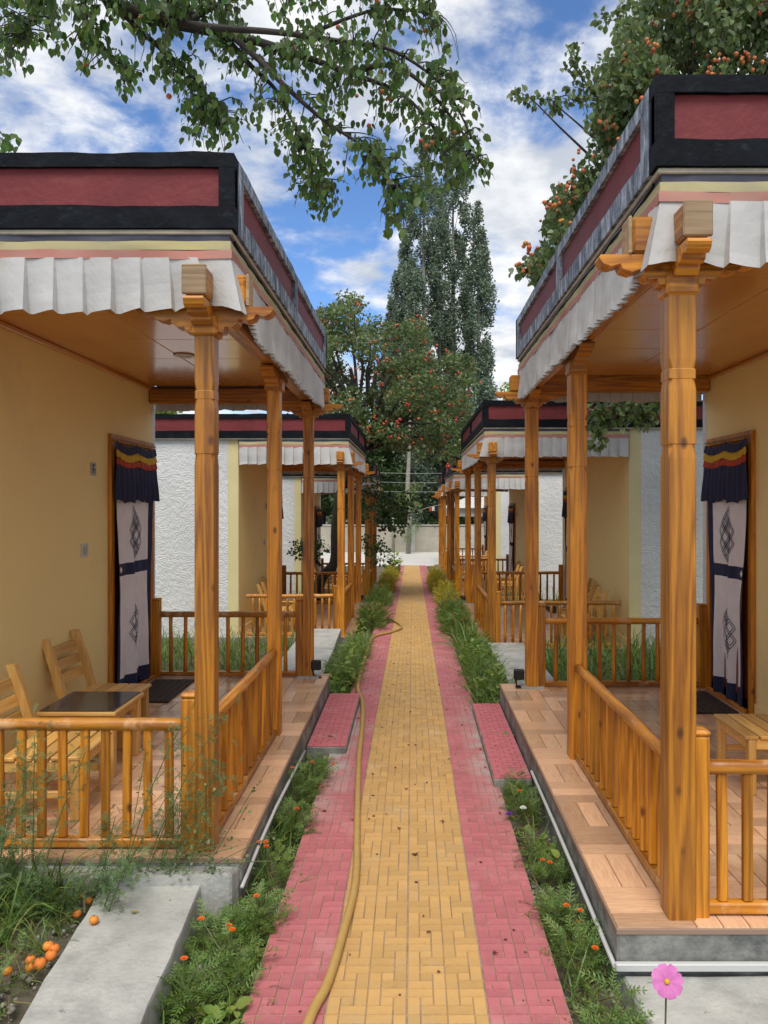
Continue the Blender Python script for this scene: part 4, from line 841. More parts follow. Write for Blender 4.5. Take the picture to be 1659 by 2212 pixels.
# the overhanging branch, top left ------------------------------------------------
t = thing('overhanging_tree', 'leafy green tree leaning its bough over the path from the left', 'tree', (-3.3, 2.4, -.1))
tm = M(); D5 = lambda u, v, y: ((u-891)*y/1660, y, 1.8+(1085-v)*y/1660)
main = spline([(-3.3, 2.4, -.1), (-3.35, 2.5, 2.0), (-3.1, 3.0, 3.8), D5(120, -90, 4.2), D5(236, 0, 4.4), D5(348, 44, 4.6), D5(498, 75, 4.9), D5(610, 106, 5.0), D5(759, 159, 5.2), D5(871, 205, 5.3), D5(960, 300, 5.3)], 5)
nmn = len(main); tm.tube(main, [.062*(1-i/nmn)**1.1+.006 for i in range(nmn)], 9)
subs = [[D5(348, 44, 4.6), D5(470, 60, 4.5), D5(600, 70, 4.4), D5(740, 90, 4.5), D5(850, 110, 4.6), D5(960, 190, 4.7), D5(1020, 300, 4.8)],
        [D5(498, 75, 4.9), D5(560, 130, 4.7), D5(620, 190, 4.6), D5(700, 260, 4.6), D5(800, 330, 4.6), D5(860, 420, 4.6)],
        [D5(480, 72, 4.8), D5(540, 140, 5.1), D5(600, 200, 5.3), D5(650, 300, 5.4), D5(700, 400, 5.4)],
        [D5(236, 0, 4.4), D5(330, 90, 4.7), D5(420, 170, 5.0), D5(470, 250, 5.2)], [D5(120, -90, 4.2), D5(90, 0, 4.6), D5(60, 70, 4.8)], [D5(180, -40, 4.3), D5(190, 60, 4.5), D5(270, 150, 4.6)],
        [D5(610, 106, 5.0), D5(700, 60, 5.3), D5(820, 20, 5.5), D5(930, 30, 5.6)], [D5(759, 159, 5.2), D5(830, 140, 5.0), D5(900, 170, 5.0), D5(980, 260, 5.0), D5(1040, 350, 5.0)], [D5(400, 50, 4.7), D5(520, -10, 5.0), D5(700, -40, 5.2), D5(850, -30, 5.3)]]
carr = [(p, i/nmn) for i, p in enumerate(main) if i > nmn*.32]
for sb in subs:
    q = spline(sb, 5); tm.tube(q, [.018*(1-i/len(q))+.004 for i in range(len(q))], 6); carr += [(p, .7) for p in q]
LOW = [(-60, 165), (60, 160), (95, 120), (160, 120), (180, 155), (240, 155), (260, 215), (290, 220), (310, 150), (380, 200), (395, 300), (440, 335), (520, 345), (560, 310), (610, 330), (625, 430), (690, 490), (735, 460), (760, 390), (820, 400), (815, 505), (880, 520), (890, 440), (960, 440), (1000, 420), (1050, 425), (1065, 400)]
def inreg(u, v):
    if u > 1062 or (u > 945 and v < (u-945)*2.6): return False
    for (a, b), (c, d) in zip(LOW, LOW[1:]):
        if a <= u <= c: return v < b+(d-b)*(u-a)/(c-a)
    return False
random.seed(3); leaves = []; tw = M()
GAPS = [(560, 180, 35), (650, 240, 30), (900, 130, 40), (800, 60, 30), (540, 310, 45), (480, 180, 50), (700, 300, 30), (330, 100, 25), (150, 60, 30), (760, 330, 45), (640, 60, 25), (880, 70, 40), (770, 230, 25), (590, 230, 25)]
CP = np.array([tuple(p) for p, _ in carr]); CUV = np.array([disp(p) for p, _ in carr]); tries = 0
while len(leaves) < 5400 and tries < 14000:
    tries += 1
    u, v = random.uniform(-40, 1062), random.uniform(-60, 520)
    if not inreg(u, v): continue
    if any(math.hypot(u-a, v-b) < r for a, b, r in GAPS) and random.random() < .85: continue
    if mn.noise(Vector((u*.013, v*.013, 2))) < -.12 and random.random() < .75: continue
    dd = np.hypot(CUV[:, 0]-u, (CUV[:, 1]-v)*.8)+(CUV[:, 1] > v)*60+np.random.uniform(0, 60, len(CUV)); k = int(dd.argmin())
    p = Vector(CP[k]); e = Vector(D5(u, v, p.y+random.gauss(0, .25))); L_ = (e-p).length
    if L_ > 1.1: continue
    nseg = max(3, int(L_/.09)); side = Vector((e.x-p.x, e.y-p.y, 0))*.25; pts = [p+(e-p)*(i/nseg)+(side+Vector((0, 0, L_*.18)))*math.sin(PI*i/nseg)*.6+Vector((random.gauss(0, .008), random.gauss(0, .008), 0)) for i in range(nseg+1)]
    tw.tube(pts, [.0045*(1-i/nseg)+.0015 for i in range(nseg+1)], 3, False)
    for k in range(max(1, nseg-5), nseg+1):
        for _ in range(random.choice((1, 1, 2, 2))):
            q = pts[k]+Vector((random.gauss(0, .025), random.gauss(0, .025), random.gauss(-.01, .018)))
            if inreg(*disp(q)): leaves.append(q)
for c in ((8, 300), (20, 310), (0, 320), (-20, 290)):
    for _ in range(14): leaves.append(Vector(D5(c[0]+random.gauss(0, 14), c[1]+random.gauss(0, 14), 5.0+random.gauss(0, .2))))
tw.tube([D5(-200, 240, 4.9), D5(-60, 260, 5), D5(20, 310, 5)], [.012, .008, .003], 5)
part('trunk', tm, BARK, t, True); part('twig', tw, BARK, t, True)
P = np.array([tuple(q) for q in leaves]); n = len(P); leaf_rot = rotm(U(0, 2*PI, n), G(-1.15, .38, n), G(0, .5, n)); leaf_s = U(.6, 1.25, n)*.051
link('crown', cloud(HEART[0], HEART[1], P[300:], leaf_rot[300:], leaf_s[300:], 'crown', LF_A, WL[t.name]), t, None, kind='stuff')
for i in range(300):
    if i < 5: LFM = globals().setdefault('LFM', []); LFM.append(M().add([tuple(np.array(v)*(.92+.04*i)) for v in HEART[0]], HEART[1]).mesh('leaf', LF_A))
    o = link('leaf', LFM[i % 5], t, tuple(P[i])); o.rotation_euler = Matrix(leaf_rot[i].tolist()).to_euler(); sc_ = float(leaf_s[i]); o.scale = (sc_, sc_, sc_)
P2 = [tuple(Vector(random.choice(carr)[0])+Vector((random.gauss(0, .12), random.gauss(0, .12), random.gauss(-.08, .08)))) for _ in range(26)]
link('fruit', fruit_mesh(P2, .017, 'fruit', FRU2, WL[t.name]), t, None, kind='stuff')
# poplars behind ----------------------------------------------------------------
def poplar(u, vtop, y, rad_, label, nleaf, base=-.8, seed=0):
    rs = np.random.RandomState(seed+90); x = (u-891)*y/1660; H = (1085-vtop)*y/1660+1.8-base; t = thing('poplar_tree', label, 'tree', (x, y, base), 'tall poplars behind the road wall')
    tm = M(); tm.tube([(x, y, base), (x+.05, y, base+H*.4), (x, y, base+H*.93)], [.22, .14, .02], 8)
    C_ = []; R_ = []
    nb = int(H*7)
    for i in range(nb):
        f = (i+.5)/nb; z = base+1.5+f*(H-1.5); prof = rad_*min(1, (1-f)*3.2+.12)*min(1, .45+f*1.6); a = rs.uniform(0, 2*PI); k = prof*rs.uniform(.45, 1)
        q = (x+math.cos(a)*k, y+math.sin(a)*k, z); C_.append(q); r = rs.uniform(.24, .42)*min(1, .5+(1-f)*2); R_.append((r, r, r*2.1))
        if i % 2 == 0 and f < .85: limb(tm, (x, y, z-1.8*rs.uniform(.5, 1)), q, .03, .008, -.05, 4, i, 4)
    part('trunk', tm, PBARK, t, True)
    link('crown', crown_cloud(C_, R_, nleaf, .15, 'crown', LF_P, WL[t.name], tmpl=RHOM, droop=.2), t, None, kind='stuff')
poplar(915, 300, 42, 1.15, 'tallest pale-green poplar, second from the right behind the wall', 902, seed=1)
poplar(978, 270, 44, 1.35, 'broad tall poplar in the middle of the group behind the wall', 902, seed=2)
poplar(1032, 440, 43, .95, 'rightmost slender poplar of the group behind the wall', 838, seed=3)
poplar(948, 395, 43, 1.0, 'slim poplar standing between the two tallest poplars', 340, seed=6)
poplar(895, 620, 41, .9, 'short feathery poplar in front of the tallest poplars', 330, seed=7)
poplar(872, 520, 43, .85, 'thin shorter poplar left of the two tallest poplars', 838, seed=4)
poplar(845, 650, 44, .7, 'shortest poplar at the left of the group behind the wall', 838, seed=5)
# sprouting bare trunk in front of the wall
y = 39.2; x = (882-891)*y/1660; t = thing('pale_trunk', 'pale bare tree trunk with tufts of leaves standing against the road wall', 'tree', (x, y, -.8))
part('trunk', M().tube([(x, y, -.8), (x+.08, y, 1.2), (x-.05, y, 2.2), (x+.05, y, 4.6), (x+.1, y, 7)], [.13, .11, .12, .09, .04], 9), PBARK, t, True)
link('sprouts', crown_cloud([(x+.1, y-.1, 2.2), (x-.1, y-.2, 1.8), (x+.3, y-.1, 2.6), (x-.3, y, 2.0), (x+.3, y, 1.7)], [.38]*5, 420, .16, 'sprouts', LF_B, WL[t.name], PINN), t, None, kind='stuff')
link('lower_sprouts', crown_cloud([(x-.2, y-.2, .2), (x+.2, y-.2, .3), (x+.4, y-.1, .65), (x, y, -.1)], [.33]*4, 420, .15, 'lower_sprouts', LF_M, WL[t.name], PINN), t, None, kind='stuff')
x = (848-891)*y/1660; single('thin_pole', M().tube([(x, 39.9, -.8), (x, 39.9, 1.0)], .06, 8), PBARK, 'thin pale pole in front of the road wall', 'pole', (x, 39.9, -.8), smooth=True)
# broadleaf trees in the distance
def bushy(x, y, base, H, R_, label, m, n, size, group=None, tr=True):
    t = thing('broadleaf_tree', label, 'tree', (x, y, base), group); rs = np.random.RandomState(int(abs(x*13+y*7)))
    tm = M(); tm.tube([(x, y, base), (x+.1, y, base+H*.35), (x, y, base+H*.6)], [.06*H**.5, .045*H**.5, .02], 8); C_ = []; Q = []
    for i in range(n):
        d = rs.normal(size=3); d /= np.linalg.norm(d); k = rs.uniform(.35, 1)**.5; c = (x+d[0]*R_*k, y+d[1]*R_*k, base+H*.58+d[2]*H*.40*k); C_.append(c); Q.append(rs.uniform(.16, .3)*R_)
        if i % 5 == 0: limb(tm, (x, y, base+H*.35), c, .03*H**.5, .01, .1, 4, i, 5)
    part('trunk', tm, BARK, t, True); link('crown', crown_cloud(C_, Q, 260*(.3/size)**1.2, size, 'crown', m, WL[t.name]), t, None, kind='stuff')
G_ = 'green trees beyond the road wall'
far_t = [(-3.2, 43.5, -.8, 8.0, 2.6, 'dark green tree behind the left part of the road wall', LF_D, 55, .2), (.2, 45.5, -.8, 8.6, 3.0, 'mid green tree centred behind the road wall', LF_R, 60, .2), (2.6, 44, -.8, 7.0, 2.4, 'dense dark tree behind the right part of the road wall', LF_D, 50, .2),
         (5.6, 40, -.8, 9.5, 1.9, 'light green tree right of the poplars over the second right roof', LF_B, 46, .19), (-5.5, 47, -.8, 7.5, 3.0, 'dull green tree far behind the third left cottage', LF_R, 50, .24), (-1.2, 42, -.8, 5.4, 2.0, 'low shady tree just behind the road wall, left of the trunk', LF_D, 44, .17), (1.8, 41.8, -.8, 4.2, 1.6, 'low round bush tree just behind the road wall, right of the trunk', LF_D, 40, .16),
         (-9.5, 26, -.6, 6.2, 2.3, 'bright green tree seen over the second left roof', LF_B, 46, .17), (-6.3, 24.5, -.6, 5.6, 1.8, 'dark green tree seen over the second left roof', LF_D, 40, .15), (-13, 30, -.6, 7.0, 2.6, 'pale tree at the far left over the second left roof', LF_B, 40, .2), (6.5, 27, -.6, 6.5, 2.2, 'dark tree seen through the nearest right porch', LF_D, 40, .17), (-4.3, 23.8, -.6, 5.2, 1.4, 'small dark tree behind the third left cottage', LF_D, 34, .14)]
for a in far_t: bushy(*a, group=G_)
# hillside wood behind everything
P = []; 
for i in range(2600):
    x = random.uniform(-60, 60); y = random.uniform(58, 80); z = -1+random.random()**.8*(8.0+2.5*mn.noise(Vector((x*.1, 0, 0)))); P.append((x, y, z))
P = np.repeat(np.array(P), 12, 0)+G(0, .7, (2600*12, 3)); n = len(P)
stuffobj('distant_wood', cloud(RHOM[0], RHOM[1], P, rotm(U(0, 6.3, n), G(-.4, .6, n), G(0, .6, n)), U(.4, .8, n), 'distant_wood', LF_D), 'dark green mass of woodland beyond the road', 'woodland')

# grass and bed plants -------------------------------------------------------------
def grass(name, label, areas, m, hmin=.1, hmax=.3, wd=.0045, cat='grass'):
    P = []; S_ = []
    for (x0, x1, y0, y1, n, hs) in areas:
        k = 0
        while k < n:
            x = random.uniform(x0, x1); y = random.uniform(y0, y1)
            if mn.noise(Vector((x*1.7, y*1.7, 3))) < -.25 and random.random() < .8: k += 1; continue
            P.append((x, y, gh(x, y)-.005)); S_.append(random.uniform(hmin, hmax)*hs/15); k += 1
    n = len(P); R = rotm(U(0, 6.3, n), G(.15, .35, n), G(0, .3, n)); return stuffobj(name, cloud(BLADE[0], BLADE[1], np.array(P), R, np.array(S_), name, m), label, cat)
grass('lawn_grass', 'tufty green grass in front of and between the left cottages', [(-3.2, -1.58, 2.15, 3.3, 6500, .55), (-1.66, -1.38, 2.9, 3.38, 330, .42), (-1.66, -1.36, 2.0, 2.9, 160, .35), (-3.2, -1.5, 3.1, 3.36, 1100, .75), (-5.5, -1.5, 7.2, 10.8, 3600, 1), (-5.5, -1.2, 14.8, 17.2, 900, 1)], LF_G, .08, .26)
grass('lawn_grass', 'tufty green grass between the right cottages', [(1.45, 5.5, 6.8, 9.75, 3800, 1.3), (1.4, 5, 14.4, 17, 900, 1.2), (1.95, 3, 1.8, 2.8, 500, .8)], LF_G, .08, .26)
grass('bed_grass', 'long-bladed grass and lilies in the flower beds', [(-.80, -.60, 7.15, 10.4, 750, .8), (.57, .93, 6.75, 9.4, 1050, .85), (.58, .74, 2.2, 4.7, 140, .6), (-.84, -.62, 2.2, 5.4, 220, .6), (-.84, -.62, 14.8, 17, 260, 1), (.6, .8, 9.5, 10.6, 160, 1.4)], LF_G, .1, .25)
P = []; S_ = []
STRAW = leafmat('dry_straw', (.34, .27, .12), amt=.4)
for (x0, x1, y0, y1, n) in ((-3, -1.36, 2, 3.3, 700), (-.84, -.62, 2, 10, 500), (.57, .76, 2, 10, 500), (-5, -1.5, 7.2, 10.8, 900), (1.5, 5, 6.8, 9.7, 900)):
    for _ in range(n): x, y = random.uniform(x0, x1), random.uniform(y0, y1); P.append((x, y, gh(x, y)+.012)); S_.append(random.uniform(.003, .008))
n = len(P); stuffobj('dry_straw', cloud(BLADE[0], BLADE[1], np.array(P), rotm(U(0, 6.3, n), G(-.75, .3, n), G(0, .3, n)), np.array(S_), 'dry_straw', STRAW), 'dry straw and dead grass scattered over the soil', 'straw')
PEB = islands(mat('pebble', (.26, .24, .20), .9), .45)
OCT = ([(1, 0, 0), (0, 1, 0), (-1, 0, 0), (0, -1, 0), (0, 0, .6), (0, 0, -.6), (.7, .7, .1)], [(0, 1, 4), (1, 2, 4), (2, 3, 4), (3, 0, 4), (1, 0, 5), (2, 1, 5), (3, 2, 5), (0, 3, 5)])
P = []
for (x0, x1, y0, y1, n) in ((-3, -1.34, 2, 3.3, 1500), (-.86, -.60, 2, 5.5, 1500), (.56, .77, 2, 4.9, 1500), (-.8, -.6, 7, 11, 400), (.57, .9, 6.7, 10, 400)):
    for _ in range(n): x, y = random.uniform(x0, x1), random.uniform(y0, y1); P.append((x, y, gh(x, y)-(.03 if abs(x) < .75 else 0)+.002+.035*mn.noise(Vector((x*2, y*2, 0)))))
n = len(P); stuffobj('soil_clods', cloud(OCT[0], OCT[1], np.array(P), rotm(U(0, 6.3, n), G(0, .5, n), G(0, .5, n)), U(.15, 1, n)**2*.017+.003, 'soil_clods', PEB), 'small stones and soil clods in the garden beds', 'stones')
def greens(name, label, spots, m, tmpl, size, per, cat='plants', loc=(0, 0, 0)):
    P = []; Rs = []; S_ = []
    for (x, y, r, h, k) in spots:
        n = int(per*k); a = U(0, 2*PI, n); rr = r*np.sqrt(U(0, 1, n)); z = gz(y)-.06+h*U(.12, 1, n)*(1-.5*(rr/r)**2)
        P.append(np.stack([x+rr*np.cos(a), y+rr*np.sin(a), z], 1)); Rs.append(rotm(a-PI/2+G(0, .6, n), U(-.1, .9, n), G(0, .4, n))); S_.append(U(.6, 1.2, n)*size)
    return cloud(tmpl[0], tmpl[1], np.concatenate(P), np.concatenate(Rs), np.concatenate(S_), name, m, loc)
sp1 = []
for i in range(23):
    y = random.uniform(2.15, 5.35); sp1.append((random.uniform(-.84 if y < 3.35 else -.73, -.64), y, random.uniform(.06, .12), random.uniform(.06, .17), 1))
for i in range(18):
    y = random.uniform(2.1, 4.8); sp1.append((random.uniform(.60, .72), y, random.uniform(.05, .10), random.uniform(.06, .18), .8))
for i in range(40):
    y = random.uniform(7.2, 10.6); sp1.append((random.uniform(-.82, -.62), y, .12, random.uniform(.15, .36), 1.2))
for i in range(56):
    y = random.uniform(6.8, 10.6); sp1.append((random.uniform(.62, .92), y, .13, random.uniform(.15, .36), 1.2))
sp3 = [(random.uniform(-2.6, -1.45), random.uniform(2.4, 3.3), .12, random.uniform(.08, .2), 1) for _ in range(46)]
for i_ in range(len(sp3)): sp3[i_] = (*sp3[i_][:3], sp3[i_][3]+.12, 1)
stuffobj('lawn_weeds', greens('lawn_weeds', '', sp3, LF_M, PINN, .075, 34), 'feathery weeds mixed into the grass left of the concrete slab', 'weeds')
sp4 = [(random.choice((-.72, -.68)) if i % 2 else random.uniform(.64, .86), random.uniform(7, 10.4), .10, random.uniform(.2, .42), 1) for i in range(26)]
stuffobj('leafy_clumps', greens('leafy_clumps', '', sp4, LF_B, HEART, .055, 34), 'broad-leaved clumps rising from the middle flower beds', 'plants')
stuffobj('bed_foliage', greens('bed_foliage', '', sp1, LF_M, PINN, .085, 42), 'feathery green bed foliage along both sides of the path', 'plants')
sp2 = [(random.choice((-1, 1))*random.uniform(.62, .78), random.uniform(2.2, 10.4), .07, random.uniform(.05, .16), 1) for _ in range(50)]
stuffobj('broad_leaf_weeds', greens('broad_leaf_weeds', '', sp2, LF_B, HEART, .05, 16), 'small broad-leaved weeds scattered in the beds', 'weeds')
def marigold_flower(mb, c, r, tilt=.3):
    for k, (rr, zz_, n) in enumerate(((1, 0, 9), (.72, .25, 8), (.4, .45, 6))):
        for i in range(n):
            a = 2*PI*i/n+k*.3; w_ = .55*rr; ca, sa = math.cos(a), math.sin(a); P_ = [(0, 0, 0), (rr*.7, -w_*.5, .12), (rr, 0, .05), (rr*.7, w_*.5, .12)]
            mb.add([(c[0]+r*(x*ca-y*sa), c[1]+r*(x*sa+y*ca)-r*.35*(z+zz_)*1, c[2]+r*(z+zz_)) for x, y, z in P_], [(0, 1, 2, 3)])
def marigold(x, y, h, label, nfl=2, leafm=LF_M, r=.10, grp='marigold plants in the path beds', fm=ORG, per=70):
    t = thing('marigold_plant', label, 'plant', (x, y, gz(y)-.06), grp); b = M(); z0 = gz(y)-.06
    for k in range(4): b.tube([(x, y, z0), (x+random.gauss(0, .02), y+random.gauss(0, .02), z0+h*.5), (x+random.gauss(0, .05), y+random.gauss(0, .05), z0+h*.9)], [.004, .003, .002], 5)
    f = M()
    for k in range(nfl):
        c = (x+random.gauss(0, r*.5), y+random.gauss(-.02, r*.5), z0+h*random.uniform(.95, 1.12)); b.tube([(x, y, z0+h*.4), c], [.003, .002], 4); marigold_flower(f, c, .0155)
    part('stem', b, STEM, t); link('foliage', greens('foliage', '', [(x, y, r, h, 1)], leafm, PINN, .08, per, loc=WL[t.name]), t, None)
    if nfl: part('flower', f, fm, t)
mspots = [(-.78, 2.35, .16, 'nearest orange marigold at the foot of the left bed'), (-.70, 2.95, .2, 'orange marigold beside the side face of the left slab'), (-.83, 2.75, .2, 'low marigold with one bud against the left concrete slab'), (-.66, 3.3, .18, 'marigold with small blooms beside the pink paving on the left'), (-.72, 3.75, .2, 'deep orange marigold under the white conduit on the left'), (-.65, 4.25, .2, 'marigold with two orange heads halfway along the left bed'), (-.70, 4.7, .22, 'bright orange marigold just before the left pink step'), (-.64, 4.95, .2, 'small marigold touching the left pink step'),
          (.66, 2.55, .12, 'marigold near the grey grass in the front of the right bed'), (.69, 3.0, .13, 'marigold with withered orange heads in the right bed'), (.64, 3.35, .13, 'marigold beside the right platform edge below the conduit'), (.70, 3.7, .12, 'sparse marigold in the middle of the right bed'), (.64, 4.45, .18, 'marigold in front of the right pink step')]
for x, y, h, lb in mspots: marigold(x, y, h, lb, random.randint(1, 3))
bush = [(-.66, 12.6, .36, LF_G, 'dark green bush at the near end of the second left porch edge'), (-.64, 15.8, .38, LF_M, 'rounded green bush left of the path, before the yellow one'), (-.62, 19.2, .42, LF_Y, 'yellow-green flowering bush left of the path near its end'), (-.66, 22.5, .4, LF_Y, 'last yellow-green bush on the left of the path'),
        (.68, 11.6, .34, LF_M, 'green leafy bush right of the path beside the second right cottage'), (.66, 13.2, .40, LF_M, 'reddish flowering bush right of the path'), (.68, 16.2, .46, LF_Y, 'bright yellow-green bush on the right of the path'), (.66, 18.6, .48, LF_Y, 'tall yellow-green bush on the right, middle of its row'), (.64, 21.5, .46, LF_Y, 'last yellow-green bush on the right near the path end')]
for x, y, h, lm, lb in bush:
    t = thing('flowering_bush', lb, 'bush', (x, y, gz(y)-.06), 'bushes bordering the far path'); h *= 1.3; sp = [(x+random.gauss(0, .05), y+random.gauss(0, .45), .19, h*random.uniform(.6, 1.05), 1) for _ in range(16)]
    link('foliage', greens('foliage', '', sp, lm, PINN, .09, 120, loc=WL[t.name]), t, None)
    f = M()
    for k in range(14): marigold_flower(f, (x+random.gauss(0, .12), y+random.gauss(-.1, .35), gz(y)-.06+h*random.uniform(.6, .98)), .02)
    part('flower', f, ORG, t)
t = thing('tall_leafy_plant', 'tall pale green plant with a yellow top left of the path end', 'plant', (-.60, 25, gz(25)-.06))
part('stem', M().tube([(-.6, 25, gz(25)-.06), (-.58, 25, .62)], [.02, .008], 6), STEM, t)
link('foliage', greens('foliage', '', [(-.6, 25, .25, .8, 1), (-.6, 25, .12, 1.15, .4)], LF_B, HEART, .15, 90, loc=WL[t.name]), t, None)
# cosmos ----------------------------------------------------------------------
cx, cy, cz = .622, 1.88, .627
t = thing('cosmos_flower', 'single pink cosmos bloom on a thin stem at the bottom right', 'flower', (cx+.0, cy, -.03))
part('stem', M().tube(spline([(cx-.01, cy, -.05), (cx-.006, cy-.005, .2), (cx-.002, cy+.006, .45), (cx, cy+.004, .61)], 4), .0024, 6), STEM, t, True)
for i in range(8):
    a = 2*PI*i/8+.2; ln = .040*random.uniform(.92, 1.05); P_ = []; PT = M(); n = Vector((0, -.86, .5)).normalized(); ux = Vector((1, 0, 0)); uy = n.cross(ux)
    rows = []
    for f_, w_, lift_ in ((.12, .0025, 0), (.35, .0075, .003), (.62, .012, .004), (.85, .0125, .003), (.97, .008, .001)):
        d = (ux*math.cos(a)+uy*math.sin(a)); pr = (-ux*math.sin(a)+uy*math.cos(a)); c = Vector((cx, cy, cz))+d*ln*f_+n*lift_
        rows.append([tuple(c-pr*w_+n*.0015), tuple(c-n*.0005), tuple(c+pr*w_+n*.0015)])
    PT.grid(rows); part('petal', PT, PINKP, t, True)
part('flower_centre', M().rings([[tuple(Vector((cx, cy, cz))+(ux*math.cos(k*PI/5)+uy*math.sin(k*PI/5))*r_+n*h_) for k in range(10)] for r_, h_ in ((.0068, 0), (.0068, .004), (.004, .007), (.001, .0075))]), BYEL, t, True)
for u, v, mm_, nm, lb in ((1100, 1758, PURP, 'pansy_flower', 'small violet pansy by the right pink paving'), (1130, 1745, WHP, 'pansy_flower', 'small white pansy with a violet edge in the right bed')):
    y = 4.35; x = (u-891)*y/1660; z = 1.8-(v-1085)*y/1660; t = thing(nm, lb, 'flower', (x, y, -.06), 'pansies in the right bed'); f = M(); marigold_flower(f, (x, y, z), .022); part('flower', f, mm_, t); part('stem', M().tube([(x, y, -.06), (x, y, z)], .002, 4), STEM, t)
# wispy weed in front of left railing
t = thing('wispy_plant', 'tall wispy weed growing up in front of the left porch railing', 'plant', (-1.75, 3.3, -.06)); b = M(); tips = []
for k in range(26):
    x = random.uniform(-2.1, -1.3); y = random.uniform(3.15, 3.36); tx = x+random.gauss(.06, .14); h = random.uniform(.25, .85)*(1 if x < -1.6 else .55); pp = spline([(x, y, -.06), ((x+tx)/2, y-.02, h*.55), (tx, y+random.uniform(-.06, .02), h)], 5); b.tube(pp, [.003*(1-i/len(pp))+.001 for i in range(len(pp))], 4, False); tips += [p for p in pp[3:]]
for k in range(7):
    x = random.uniform(-1.35, -1.1); tx = x+random.uniform(.05, .4); h = random.uniform(.25, .85); pp = spline([(x, 3.4, .0), ((x+tx)/2, 3.42, h*.6), (tx, 3.44, h)], 5); b.tube(pp, [.002]*len(pp), 4, False); tips += pp[3:]
part('stem', b, STEM, t)
P = np.repeat(np.array(tips), 9, 0); P = P+G(0, .035, P.shape); n = len(P)
link('foliage', cloud(PINN[0], PINN[1], P, rotm(U(0, 6.3, n), G(.2, .6, n), G(0, .5, n)), U(.6, 1.2, n)*.05, 'foliage', LF_W, WL[t.name]), t, None)
# more small leaves on the fine sprigs near the post
t = thing('creeping_sprig', 'thin leafy sprigs sprawling across the foot of the left corner post', 'plant', (-1.05, 3.40, .13)); b = M(); tips = []
for k in range(11):
    a = random.uniform(-.2, 1.6); x, z = -1.2+random.uniform(-.1, .3), .16; pp = spline([(x, 3.40, z), (x+.12*math.cos(a), 3.38, z+.15*math.sin(a)+.04), (x+.32*math.cos(a), 3.36+random.gauss(0, .03), z+.55*abs(math.sin(a))+.02)], 5); b.tube(pp, [.0016]*len(pp), 4, False); tips += pp[2:]
part('stem', b, STEM, t); P = np.repeat(np.array(tips), 3, 0); P = P+G(0, .018, P.shape); n = len(P)
link('foliage', cloud(HEART[0], HEART[1], P, rotm(U(0, 6.3, n), G(.1, .6, n), G(0, .5, n)), U(.6, 1.2, n)*.017, 'foliage', LF_W, WL[t.name]), t, None)
# fallen apricots ---------------------------------------------------------------
def apricot(u, v, zc, label, r=.02):
    lbk = 'slab' if 'lying on top' in label else ''
    x = -1.5
    for _ in range(12): 
        y = 1660*(1.8-zc)/(v-1085); x = (u-891)*y/1660
        if lbk != 'slab': zc = .5*zc+.5*(gh(x, min(y, 3.35))+r*.8+(.03 if 'highest' in label or 'top of the heap' in label else .012))
    y = min(y, 3.36); rs = []
    n = 16; a0 = random.uniform(0, 6)
    for i in range(9):
        th = PI*i/8; rs.append([(x+math.sin(th)*r*math.cos(2*PI*k/n)*(1-.13*math.exp(-((k-4)/1.3)**2)), y+math.sin(th)*r*math.sin(2*PI*k/n)*(1-.13*math.exp(-((k-4)/1.3)**2)), zc-r*.95*math.cos(th)*(1-.1*math.exp(-((i-8)/1)**2))) for k in range(n)])
    a = thing('fallen_apricot', label, 'apricot', (x, y, zc-r), 'fallen apricots by the left slab'); part('flesh', M().rings(rs), FRB if any(k in label for k in ('red', 'rosy')) else FRU, a, True); part('stalk_end', M().lathe([(.003, 0), (.002, .004)], (x, y, zc+r*.82), 6), DRY, a)
A0 = .125
for u, v, z, lb, r in ((203, 1987, A0+.018, 'lone orange apricot lying on top of the left concrete slab', .018), (117, 2050, .0, 'red-orange apricot at the top of the heap beside the slab', .02), (104, 2044, .01, 'orange apricot resting highest in the heap beside the slab', .02), (110, 2064, -.02, 'dark red apricot under the top of the heap beside the slab', .021), (86, 2082, -.03, 'largest red apricot in the heap beside the slab', .023), (66, 2074, -.02, 'yellow-orange apricot left of the large red one', .018), (63, 2090, -.035, 'small orange apricot nearest the camera in the heap', .016), (16, 2098, -.03, 'orange apricot alone at the left edge of the picture', .017),
                    (163, 1896, .07, 'rosy apricot in the grass farthest back under the kerb', .018), (178, 1918, .06, 'orange apricot in the grass right of two others', .017), (160, 1921, .06, 'pale orange apricot in the grass left of its neighbour', .016), (170, 1935, .05, 'yellow apricot in the grass below two others', .016), (192, 1946, .05, 'apricot half hidden by grass blades close to the slab', .017), (167, 1974, .02, 'yellow-red apricot in the grass nearest to the slab edge', .017), (1170, 1945, -.02, 'orange apricot lying in the right bed', .02), (1228, 1942, -.02, 'pair-side apricot by the right platform wall', .019)):
    apricot(u, v, z, lb, r)
apricot(278, 338, 3.4, 'small apricot standing on top of the left parapet', .02) if False else None
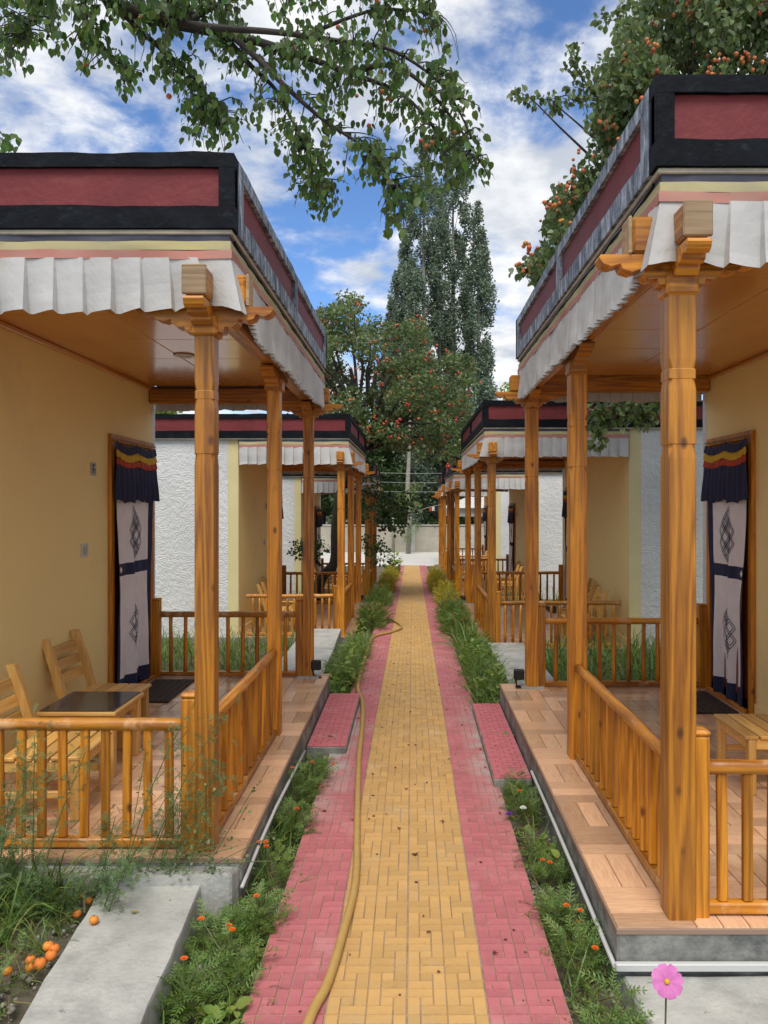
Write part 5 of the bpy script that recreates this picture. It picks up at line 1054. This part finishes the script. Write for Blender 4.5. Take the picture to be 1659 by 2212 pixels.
# dead leaves and twigs on the path
def litter(u, v, lb, sz=.03, nm='dead_leaf', m=DRY, zb=.004):
    y = 1660*(1.8-zb)/(v-1085); y = y if y < 7 else y; x = (u-891)*y/1660; z = gz(y)+zb; f = M(); n = 9; pts = []
    for i in range(n): a = 2*PI*i/n; r = sz*(.35+.65*abs(math.sin(a*1.5+u)))*random.uniform(.6, 1.1); pts.append((x+r*math.cos(a), y+r*.7*math.sin(a), z+random.uniform(.001, .010)))
    f.add([(x, y, z+.006)]+pts, [(0, i+1, (i+1) % n+1) for i in range(n)]); f.add([(a, b, c-.0015) for a, b, c in [(x, y, z+.006)]+pts], [(0, (i+1) % n+1, i+1) for i in range(n)])
    single(nm, f, m, lb, 'leaf', (x, y, z), 'dead leaves on the path')
for u, v, lb, sz in ((896, 1846, 'curled red-brown dead leaf in the middle of the yellow paving', .024), (955, 1775, 'thin dead sprig on the yellow paving near the right pink band', .022), (862, 1790, 'faded dead leaf left of the curled brown one', .014), (948, 2100, 'dark speck of leaf on the near yellow bricks', .008), (1070, 2060, 'small red dead leaf on the right pink paving', .016), (700, 1752, 'dark crumpled leaf on the left pink paving', .022), (965, 1532, 'dark dead leaf on the right pink paving near the step', .02), (835, 1760, 'tiny dead leaf beside the hose', .008), (925, 2015, 'thin brown stalk on the yellow paving', .013), (878, 1705, 'pale dead leaf far up the yellow paving', .016), (970, 1640, 'dark leaf near the right pink band, level with the step', .014), (898, 1610, 'small dead leaf on the yellow paving between the two steps', .014)):
    litter(u, v, lb, sz)
litter(290, 1972, 'single yellow-green leaf lying on the left concrete slab', .022, m=LF_Y, zb=.13)
P = []
for _ in range(230):
    y = random.uniform(2.4, 14)**1.0; x = random.uniform(-.58, .54); P.append((x, y, gz(y)+.003))
n = len(P); stuffobj('path_litter', cloud(OCT[0], OCT[1], np.array(P)*np.array([1, 1, 1]), rotm(U(0, 6.3, n), G(0, .2, n), G(0, .2, n)), U(.25, 1, n)**3*.010+.0015, 'path_litter', DRY), 'tiny specks of dry leaf and grit on the paved path', 'litter')
# prayer flags and wires near the road
y = 26.0; pz = lambda u, v: ((u-891)*y/1660, y, 1.8+(1085-v)*y/1660)
f = thing('prayer_flags', 'string of small red, white and blue flags near the fourth right cottage', 'flags', pz(935, 1100)); part('string', M().tube([pz(905, 1103), pz(925, 1096), pz(952, 1090)], .006, 4), WPL, f)
for k, mm_ in enumerate((BRED, WHP, NAVY)):
    a = pz(927+k*6.2, 1095-k*1.2); part('flag', M().grid([[(a[0]+.09*i/3, y+.015*math.sin(i*2+j), a[2]-.15*j/3) for i in range(4)] for j in range(4)]), mm_, f)
y = 34.0
for k, v in enumerate((1023, 1043, 1063)):
    single('overhead_wire', M().tube([pz(600, v-8), pz(885, v), pz(1200, v-3)], .005, 4), WPL, ('highest', 'middle', 'lowest')[k]+' pale overhead wire crossing before the trees', 'wire', pz(885, v), 'overhead wires by the road')
# white pavilion seen between the far right posts
x, y, z = 3.0, 33.5, -.8
t = thing('white_pavilion', 'small open pavilion with a white hipped roof beyond the right cottages', 'pavilion', (x, y, z))
for a in (-1, 1):
    for b_ in (-1, 1): part('pillar', M().box(x+a*1.3-.08, x+a*1.3+.08, y+b_*1.3-.08, y+b_*1.3+.08, z, z+2.0, .01), LEMON, t)
part('fascia', M().box(x-1.5, x+1.5, y-1.5, y+1.5, z+2.0, z+2.35, .02), WHITEC, t); part('roof', M().rings([[(x-1.7, y-1.7, z+2.36), (x+1.7, y-1.7, z+2.36), (x+1.7, y+1.7, z+2.36), (x-1.7, y+1.7, z+2.36)], [(x-.2, y-.2, z+3.0), (x+.2, y-.2, z+3.0), (x+.2, y+.2, z+3.0), (x-.2, y+.2, z+3.0)]]), WHITEC, t)
